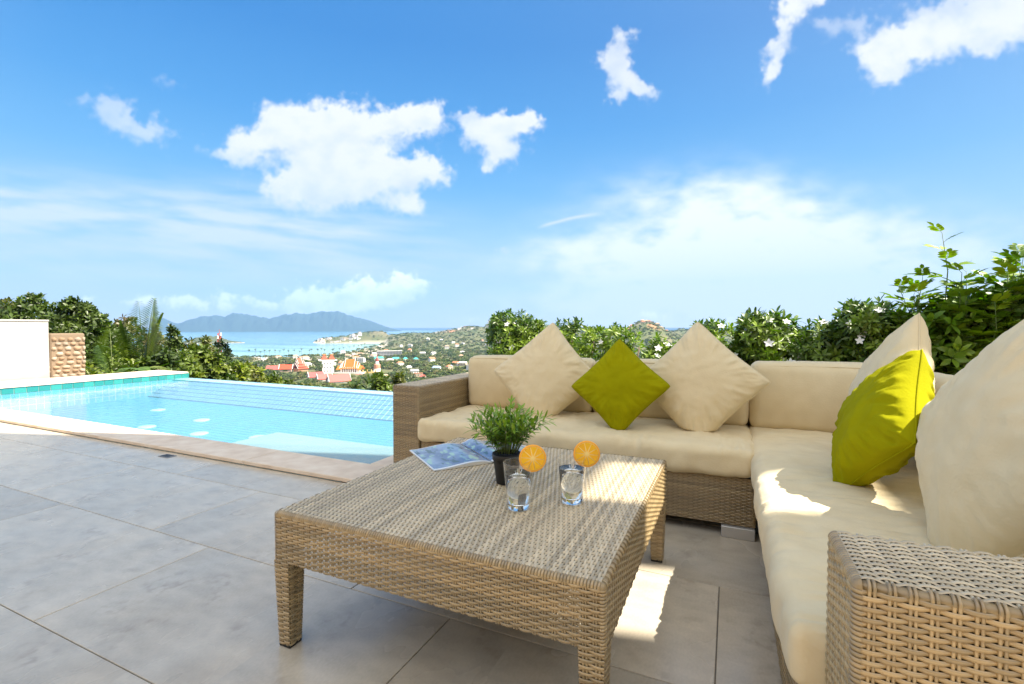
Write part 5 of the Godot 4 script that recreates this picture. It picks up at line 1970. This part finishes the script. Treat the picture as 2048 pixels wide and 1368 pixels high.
		trim(t, e[2] + 1.4, e[2] * 0.62, e[2] * 0.30, 3.6, 0.0)

func make_mast() -> void:
	var at := polar(-31.5, 430, ground(-31.5, 430))
	var t := thing("radio_mast", "red and white banded lattice radio mast in front of the islet", "mast", at)
	var h := -3.2 - at.y
	for b in 9:
		var st := mb(true)
		var y0 := h * b / 9.0
		var y1 := h * (b + 1) / 9.0
		for s in 4:
			var c0 := Vector3(1, 0, 0).rotated(Vector3.UP, s * PI * 0.5) * lerpf(2.8, 1.2, y0 / h)
			var c1 := Vector3(1, 0, 0).rotated(Vector3.UP, s * PI * 0.5) * lerpf(2.8, 1.2, y1 / h)
			var n0 := Vector3(1, 0, 0).rotated(Vector3.UP, (s + 1) * PI * 0.5) * lerpf(2.8, 1.2, y0 / h)
			var n1 := Vector3(1, 0, 0).rotated(Vector3.UP, (s + 1) * PI * 0.5) * lerpf(2.8, 1.2, y1 / h)
			var u0 := Vector3.UP * y0
			var u1 := Vector3.UP * y1
			add_tube(st, [c0 + u0, c1 + u1], [0.3], 4)
			add_tube(st, [c0 + u0, n1 + u1], [0.14], 4)
			add_tube(st, [n0 + u0, c1 + u1], [0.14], 4)
			add_tube(st, [c1 + u1, n1 + u1], [0.16], 4)
		part(t, "section", done(st), M.mast_red if b % 2 == 0 else M.temple_white)
	for k in 5:
		var a := k * 1.3
		part(t, "antenna", box_mesh(Vector3(cos(a) * 1.7 - 0.4, h - 2.0 - k * 2.2, sin(a) * 1.7 - 0.4), Vector3(cos(a) * 1.7 + 0.4, h + 0.6 - k * 2.2, sin(a) * 1.7 + 0.4), 0.1), M.temple_white)
	var top := mb(true)
	add_tube(top, [Vector3(0, h, 0), Vector3(0, h + 3.0, 0)], [0.2], 4)
	part(t, "tip", done(top), M.mast_red)

func make_town() -> void:
	# the long grey hotel and the teal roofs
	var t := thing("long_building", "long grey three-storey building with rows of dark windows behind the pagoda", "building", polar(-14.4, 1190, -66.5), deg_to_rad(14.4 + 24.6))
	part(t, "wall", box_mesh(Vector3(-29, -4, -7), Vector3(29, 11.6, 7)), M.town_grey)
	part(t, "roof", box_mesh(Vector3(-29.8, 11.61, -7.8), Vector3(29.8, 12.6, 7.8)), M.town_white)
	for fl in 3:
		for k in 16:
			part(t, "window", box_mesh(Vector3(-27.6 + k * 3.5, 1.2 + fl * 3.6, 6.9), Vector3(-25.4 + k * 3.5, 3.4 + fl * 3.6, 7.07)), M.pane)
	var teal := [[-15.6, 1015, 20.0], [-13.7, 1020, 17.0], [-12.6, 1015, 9.0], [-11.4, 1000, 10.0]]
	for i in 4:
		var e: Array = teal[i]
		house(["longest of the teal roofs beside the pagoda's tip", "second teal roof, just below the long grey building", "small pointed teal roof between two wider ones", "teal roof farthest right, with white walls below"][i], "houses with teal roofs", e[0], e[1], Vector3(e[2], 3.4, 9.0), M.roof_teal, M.town_white, 8.0, 1)
	# houses one can find again in the picture
	for e in [
		[-10.6, 640, 8, 3.4, 6, 3, "red-roofed house half hidden by trees just left of the sofa's arm", 1],
		[-6.2, 560, 9, 3.2, 6, 4, "house with a rust roof right above the sofa's arm", 1],
		[-4.6, 700, 8, 5.6, 6, 0, "white two-storey house with a blue roof beside the first back cushion", 2],
		[-9.0, 760, 13, 3.4, 7, 5, "low house with a pale blue roof right of the pagoda", 1],
		[-7.4, 800, 9, 3.4, 7, 5, "small house with a pale blue roof near the sofa's arm", 1],
		[-12.2, 800, 8, 4.2, 6, 0, "white open pavilion right of the pagoda", 1],
		[-5.9, 1250, 12, 4.4, 8, 0, "white house with a pyramid roof in the trees below the hill", 1],
		[-6.1, 1100, 10, 3.6, 8, 2, "tan-roofed house under the white pyramid-roofed one", 1],
		[-10.6, 1230, 13, 4.0, 8, 0, "white-roofed house right of the long grey building", 0],
		[-17.7, 1240, 18, 4.0, 10, 2, "house with a broad tan hip roof behind the golden hall", 1],
		[-19.0, 1210, 14, 3.4, 9, 2, "tan hip roof near the shore left of the golden hall's ridge", 1],
		[-27.4, 1130, 14, 4.0, 8, 0, "white house at the shore left of the palms", 2],
		[-26.1, 1170, 13, 3.2, 8, 2, "tan-roofed house at the shore under the first palms", 1],
		[-24.4, 1190, 11, 3.2, 8, 2, "small tan roof at the shore above the stepped pavilion", 1],
		[-14.9, 655, 7, 2.6, 5, 1, "round straw-coloured roof before the pagoda", 1],
		[-15.2, 560, 8, 2.4, 5, 2, "tan roof low behind the broad palm", 1],
		[-16.3, 545, 5, 2.2, 4, 0, "small white roof beside the broad palm", 2],
	]:
		house(e[6], "", e[0], e[1], Vector3(e[2], e[3], e[4]), M.roofs[e[5]], M.town_white, rng.randf_range(-25, 25), e[7])
	var kinds := [["small tan-roofed house in the trees", 2, "tan-roofed houses in the trees"], ["small rust-roofed house in the trees", 4, "rust-roofed houses in the trees"], ["small white-roofed house in the trees", 0, "white-roofed houses in the trees"], ["small grey-roofed house in the trees", 6, "grey-roofed houses in the trees"]]
	for k in 48:
		var th := rng.randf_range(-24.0, -1.0)
		var r := exp(rng.randf_range(log(640.0), log(2300.0)))
		if th < -14.0 and r < 850.0:
			r = rng.randf_range(860.0, 1240.0)
		if ground(th, r) < SEA + 1.8:
			continue
		var q: Array = kinds[rng.randi() % 4]
		house(q[0], q[2], th, r, Vector3(rng.randf_range(7, 14), rng.randf_range(3.2, 6.2), rng.randf_range(6, 9)), M.roofs[q[1]], M.town_white if rng.randf() < 0.7 else M.town_cream, rng.randf_range(-40, 40), rng.randi() % 3, 1.0)
	# villas on the rocky tip of the headland
	for k in 34:
		var th := rng.randf_range(-22.7, -17.6)
		var r := 2330.0 + rng.randf() * 150.0
		house("small pale villa on the rocky tip of the headland", "villas on the tip of the headland", th, r, Vector3(rng.randf_range(9, 18), rng.randf_range(4, 7), 8), [M.town_white, M.roofs[2], M.roofs[1]][rng.randi() % 3], M.town_white if rng.randf() < 0.75 else M.town_cream, rng.randf_range(-30, 30), 2, 0.5)
	for k in 9:
		house("white villa on the hill above the red earth", "villas on the hill above the red earth", rng.randf_range(-9.0, -4.0), rng.randf_range(2440.0, 2590.0), Vector3(rng.randf_range(14, 34), rng.randf_range(5, 8), 10), M.town_white, M.town_white if k % 3 else M.roofs[2], rng.randf_range(-15, 15), 2, 0.5)
	for k in 12:
		house("orange-roofed villa on the hilltop between the beige cushions", "villas on the hilltop between the cushions", rng.randf_range(12.6, 18.6), rng.randf_range(1680.0, 1850.0), Vector3(rng.randf_range(9, 16), rng.randf_range(3, 5), 9), M.roofs[4] if k % 2 else M.roofs[1], M.town_cream, rng.randf_range(-15, 15), 1, 0.5)
	# coconut palms along the beach
	var first: Node3D = null
	for k in 26:
		var th := -28.8 + k * 0.47 + rng.randf_range(-0.2, 0.2)
		var r := along(COAST, th) - rng.randf_range(25.0, 90.0)
		var g := ground(th, r)
		if first == null:
			first = palm("tall coconut palm standing along the beach of the bay", "coconut palms along the beach", th, r, g + 14.0, 5.5, 11, true, 0.0)
		else:
			var c: Node3D = first.duplicate()
			c.name = numbered("palm_tree")
			add_child(c)
			c.position = polar(th, r, g - 0.2 + rng.randf_range(-3.0, 2.0))
			c.rotation.y = rng.randf() * TAU

# alike things that recur are told apart by their order from left to right
func order_labels() -> void:
	var kinds := {}
	for o in get_children():
		if o.has_meta("group") and o.has_meta("label"):
			var l: String = o.get_meta("label")
			if not kinds.has(l):
				kinds[l] = []
			kinds[l].append(o)
	var units := ["first", "second", "third", "fourth", "fifth", "sixth", "seventh", "eighth", "ninth", "tenth", "eleventh", "twelfth", "thirteenth", "fourteenth", "fifteenth", "sixteenth", "seventeenth", "eighteenth", "nineteenth"]
	for l in kinds:
		var all: Array = kinds[l]
		if all.size() < 2:
			continue
		all.sort_custom(func(p, q): return atan2(p.position.x, -p.position.z) < atan2(q.position.x, -q.position.z))
		for k in all.size():
			var word: String = units[k] if k < 19 else ("twentieth" if k == 19 else ("twenty-" + units[k - 20] if k < 29 else ("thirtieth" if k == 29 else "thirty-" + units[k - 30])))
			all[k].set_meta("label", "%s, %s from the left" % [l, word])

# ------------------------------------------------------------------ everything
func _ready() -> void:
	rng.seed = 20240
	var cam := Camera3D.new()
	cam.name = "camera"
	cam.fov = 71.22
	cam.near = 0.05
	cam.far = 40000.0
	cam.position = Vector3(0, 1.0, 0)
	cam.rotation = Vector3(deg_to_rad(-1.68), deg_to_rad(24.6), 0)
	add_child(cam)
	var sun_az := deg_to_rad(75.5)
	var sun_el := deg_to_rad(52.0)
	sun_dir = Vector3(sin(sun_az) * cos(sun_el), sin(sun_el), -cos(sun_az) * cos(sun_el))
	var env := Environment.new()
	env.background_mode = Environment.BG_SKY
	env.tonemap_mode = Environment.TONE_MAPPER_LINEAR
	env.tonemap_exposure = EXPOSURE
	var sky := Sky.new()
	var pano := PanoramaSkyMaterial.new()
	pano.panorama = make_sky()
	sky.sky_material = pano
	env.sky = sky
	env.sdfgi_enabled = true
	env.ssao_enabled = true
	env.ssil_enabled = true
	env.fog_enabled = FOG > 0.0
	env.fog_density = FOG
	env.fog_light_color = Color(0.58, 0.78, 1.0)
	var we := WorldEnvironment.new()
	we.name = "world_environment"
	we.environment = env
	add_child(we)
	var sun := DirectionalLight3D.new()
	sun.name = "sun"
	sun.light_energy = 1.6
	sun.light_color = Color(1.0, 0.965, 0.90)
	sun.light_angular_distance = 0.5
	sun.shadow_enabled = true
	add_child(sun)
	sun.look_at_from_position(Vector3.ZERO, -sun_dir, Vector3.UP)

	make_materials()
	M.cane_cap = mat(lin(0.29, 0.21, 0.105), 0.35, 0.6)
	M.drain_frame = mat(lin(0.22, 0.23, 0.24), 0.4)
	M.tile_rough = noise_tex(41, 0.02, 4, [[0.0, Color(0.75, 0.75, 0.75)], [1.0, Color(1, 1, 1)]], 256)
	M.pool_rim = mat(lin(0.34, 0.62, 0.68), 0.35)
	M.mortar = mat(lin(0.20, 0.145, 0.095), 0.9)
	M.stones = []
	for c in [[0.30, 0.205, 0.13], [0.34, 0.26, 0.185], [0.25, 0.165, 0.10], [0.37, 0.30, 0.225], [0.28, 0.225, 0.17]]:
		M.stones.append(mat(lin(c[0], c[1], c[2]), 0.85))
	M.rind = mat(lin(0.92, 0.42, 0.04), 0.45)
	M.pith = mat(lin(0.92, 0.68, 0.24), 0.7)
	M.flesh = []
	for k in 3:
		var f := mat(lin(0.95, 0.52 + 0.02 * k, 0.006), 0.28)
		f.backlight_enabled = true
		f.backlight = Color(0.6, 0.35, 0.02)
		M.flesh.append(f)
	M.page = mat(Color.WHITE, 0.22)
	M.page.albedo_texture = page_texture()
	M.paper = mat(lin(0.72, 0.72, 0.70), 0.6)
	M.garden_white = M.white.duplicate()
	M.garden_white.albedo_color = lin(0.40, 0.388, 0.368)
	M.paving = mat(lin(0.40, 0.30, 0.19), 0.85)
	M.pool_fitting = mat(lin(0.26, 0.52, 0.62), 0.5)
	M.added_slope_bed = mat(lin(0.24, 0.50, 0.62), 0.6)
	M.soil = mat(lin(0.02, 0.016, 0.012), 0.95)
	M.stem = mat(lin(0.10, 0.15, 0.03), 0.6)
	M.land = mat(Color.WHITE, 0.95)
	M.land.vertex_color_use_as_albedo = true
	M.sea = mat(Color.WHITE, 0.16, 0.5)
	M.sea.vertex_color_use_as_albedo = true
	M.sea.normal_enabled = true
	M.sea.normal_texture = noise_tex(71, 0.02, 4, [], 512, 4.0)
	M.sea.normal_scale = 0.25
	M.sea.uv1_triplanar = true
	M.sea.uv1_world_triplanar = true
	M.sea.uv1_scale = Vector3(0.02, 0.02, 0.008)
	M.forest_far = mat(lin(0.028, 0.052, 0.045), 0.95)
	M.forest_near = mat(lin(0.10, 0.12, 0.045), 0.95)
	M.forest_near.albedo_texture = noise_tex(72, 0.03, 5, [[0.2, Color(0.6, 0.62, 0.5)], [0.8, Color.WHITE]])
	M.forest_near.uv1_triplanar = true
	M.forest_near.uv1_scale = Vector3(0.01, 0.01, 0.01)
	M.rock = mat(lin(0.42, 0.38, 0.33), 0.9)
	var rs := mb(true)
	add_lathe(rs, [Vector2(0.5, -0.3), Vector2(0.55, 0.1), Vector2(0.3, 0.45), Vector2(0, 0.55)], 7)
	M.rock_mesh = done(rs)
	M.leaf_mats = []
	for c in [[0.085, 0.145, 0.024], [0.115, 0.175, 0.030], [0.14, 0.175, 0.040]]:
		var l: StandardMaterial3D = M.leaf.duplicate()
		l.albedo_color = lin(c[0], c[1], c[2])
		M.leaf_mats.append(l)
	M.shrub_leaf = []
	for c in [[0.15, 0.25, 0.014], [0.21, 0.32, 0.016], [0.30, 0.40, 0.018], [0.11, 0.20, 0.014]]:
		var l: StandardMaterial3D = M.leaf.duplicate()
		l.albedo_color = lin(c[0], c[1], c[2])
		M.shrub_leaf.append(l)
	M.temple_white = mat(lin(0.84, 0.79, 0.73), 0.8)
	M.temple_gold = mat(lin(0.58, 0.17, 0.02), 0.5)
	M.temple_red = mat(lin(0.52, 0.07, 0.022), 0.55)
	M.temple_red_wall = mat(lin(0.55, 0.28, 0.16), 0.8)
	M.temple_wall = mat(lin(0.40, 0.13, 0.12), 0.8)
	M.temple_pink = mat(lin(0.62, 0.44, 0.36), 0.8)
	M.temple_pinkroof = mat(lin(0.46, 0.095, 0.075), 0.6)
	M.temple_dark = mat(lin(0.38, 0.07, 0.06), 0.6)
	M.temple_terracotta = mat(lin(0.55, 0.26, 0.16), 0.75)
	M.temple_yellow = mat(lin(0.66, 0.44, 0.16), 0.6)
	M.temple_platform = mat(lin(0.42, 0.36, 0.30), 0.85)
	M.mast_red = mat(lin(0.55, 0.10, 0.06), 0.6)
	M.town_grey = mat(lin(0.34, 0.34, 0.35), 0.8)
	M.town_white = mat(lin(0.72, 0.69, 0.65), 0.8)
	M.town_cream = mat(lin(0.58, 0.46, 0.34), 0.8)
	M.pane = mat(lin(0.05, 0.06, 0.07), 0.3)
	M.pane_warm = mat(lin(0.20, 0.10, 0.05), 0.5)
	M.roof_teal = mat(lin(0.06, 0.40, 0.36), 0.6)
	M.roofs = [M.town_white, mat(lin(0.45, 0.33, 0.20), 0.85), mat(lin(0.42, 0.27, 0.18), 0.85), M.temple_pinkroof, mat(lin(0.50, 0.20, 0.10), 0.8), mat(lin(0.34, 0.44, 0.58), 0.6), mat(lin(0.30, 0.29, 0.28), 0.8)]
	M.canes_lit = []
	for k in 8:
		var cc := cane_tint()
		M.canes_lit.append(mat(lin(cc.r * 1.22, cc.g * 1.22, cc.b * 1.22), 0.30, 0.7))  # brighter cane for the near arm, its stronger light painted in
	M.canes_toplit = []
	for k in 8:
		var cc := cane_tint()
		cc = cc.lerp(Color(0.66, 0.55, 0.375) * (cc.r / 0.33), 0.70)  # paler tint: sky light on the tops put into the colour
		M.canes_toplit.append(mat(lin(cc.r, cc.g, cc.b), 0.30, 0.7))
	M.glass_base = M.glass
	M.glass = mat(Color(1, 1, 1, 0.02), 0.0)
	M.glass.transparency = BaseMaterial3D.TRANSPARENCY_ALPHA
	make_weave_meshes()

	make_land()
	make_sea()
	make_islands()
	make_shade_wing()
	make_terrace()
	make_pool()
	make_garden_wall()
	make_table()
	make_sofa()
	make_pillows()
	make_tableware()
	make_near_trees()
	make_hedge()
	make_right_shrub()
	make_temple()
	make_mast()
	make_town()
	order_labels()
	var clear := []
	for o in get_children():
		if o is Node3D and o.has_meta("category") and o.get_meta("category") in ["house", "temple", "building", "mast", "wall"] and o.position.length() > 100.0:
			var away: Vector3 = o.position
			var rad := 13.0 if o.get_meta("category") == "house" else 24.0
			clear.append([away.x, away.z, rad])
			# and the line of sight just before it
			var near := away - away.normalized() * (rad + 10.0)
			clear.append([near.x, near.z, rad * 0.8])
	make_forest(clear)

const FOG := 0.00007
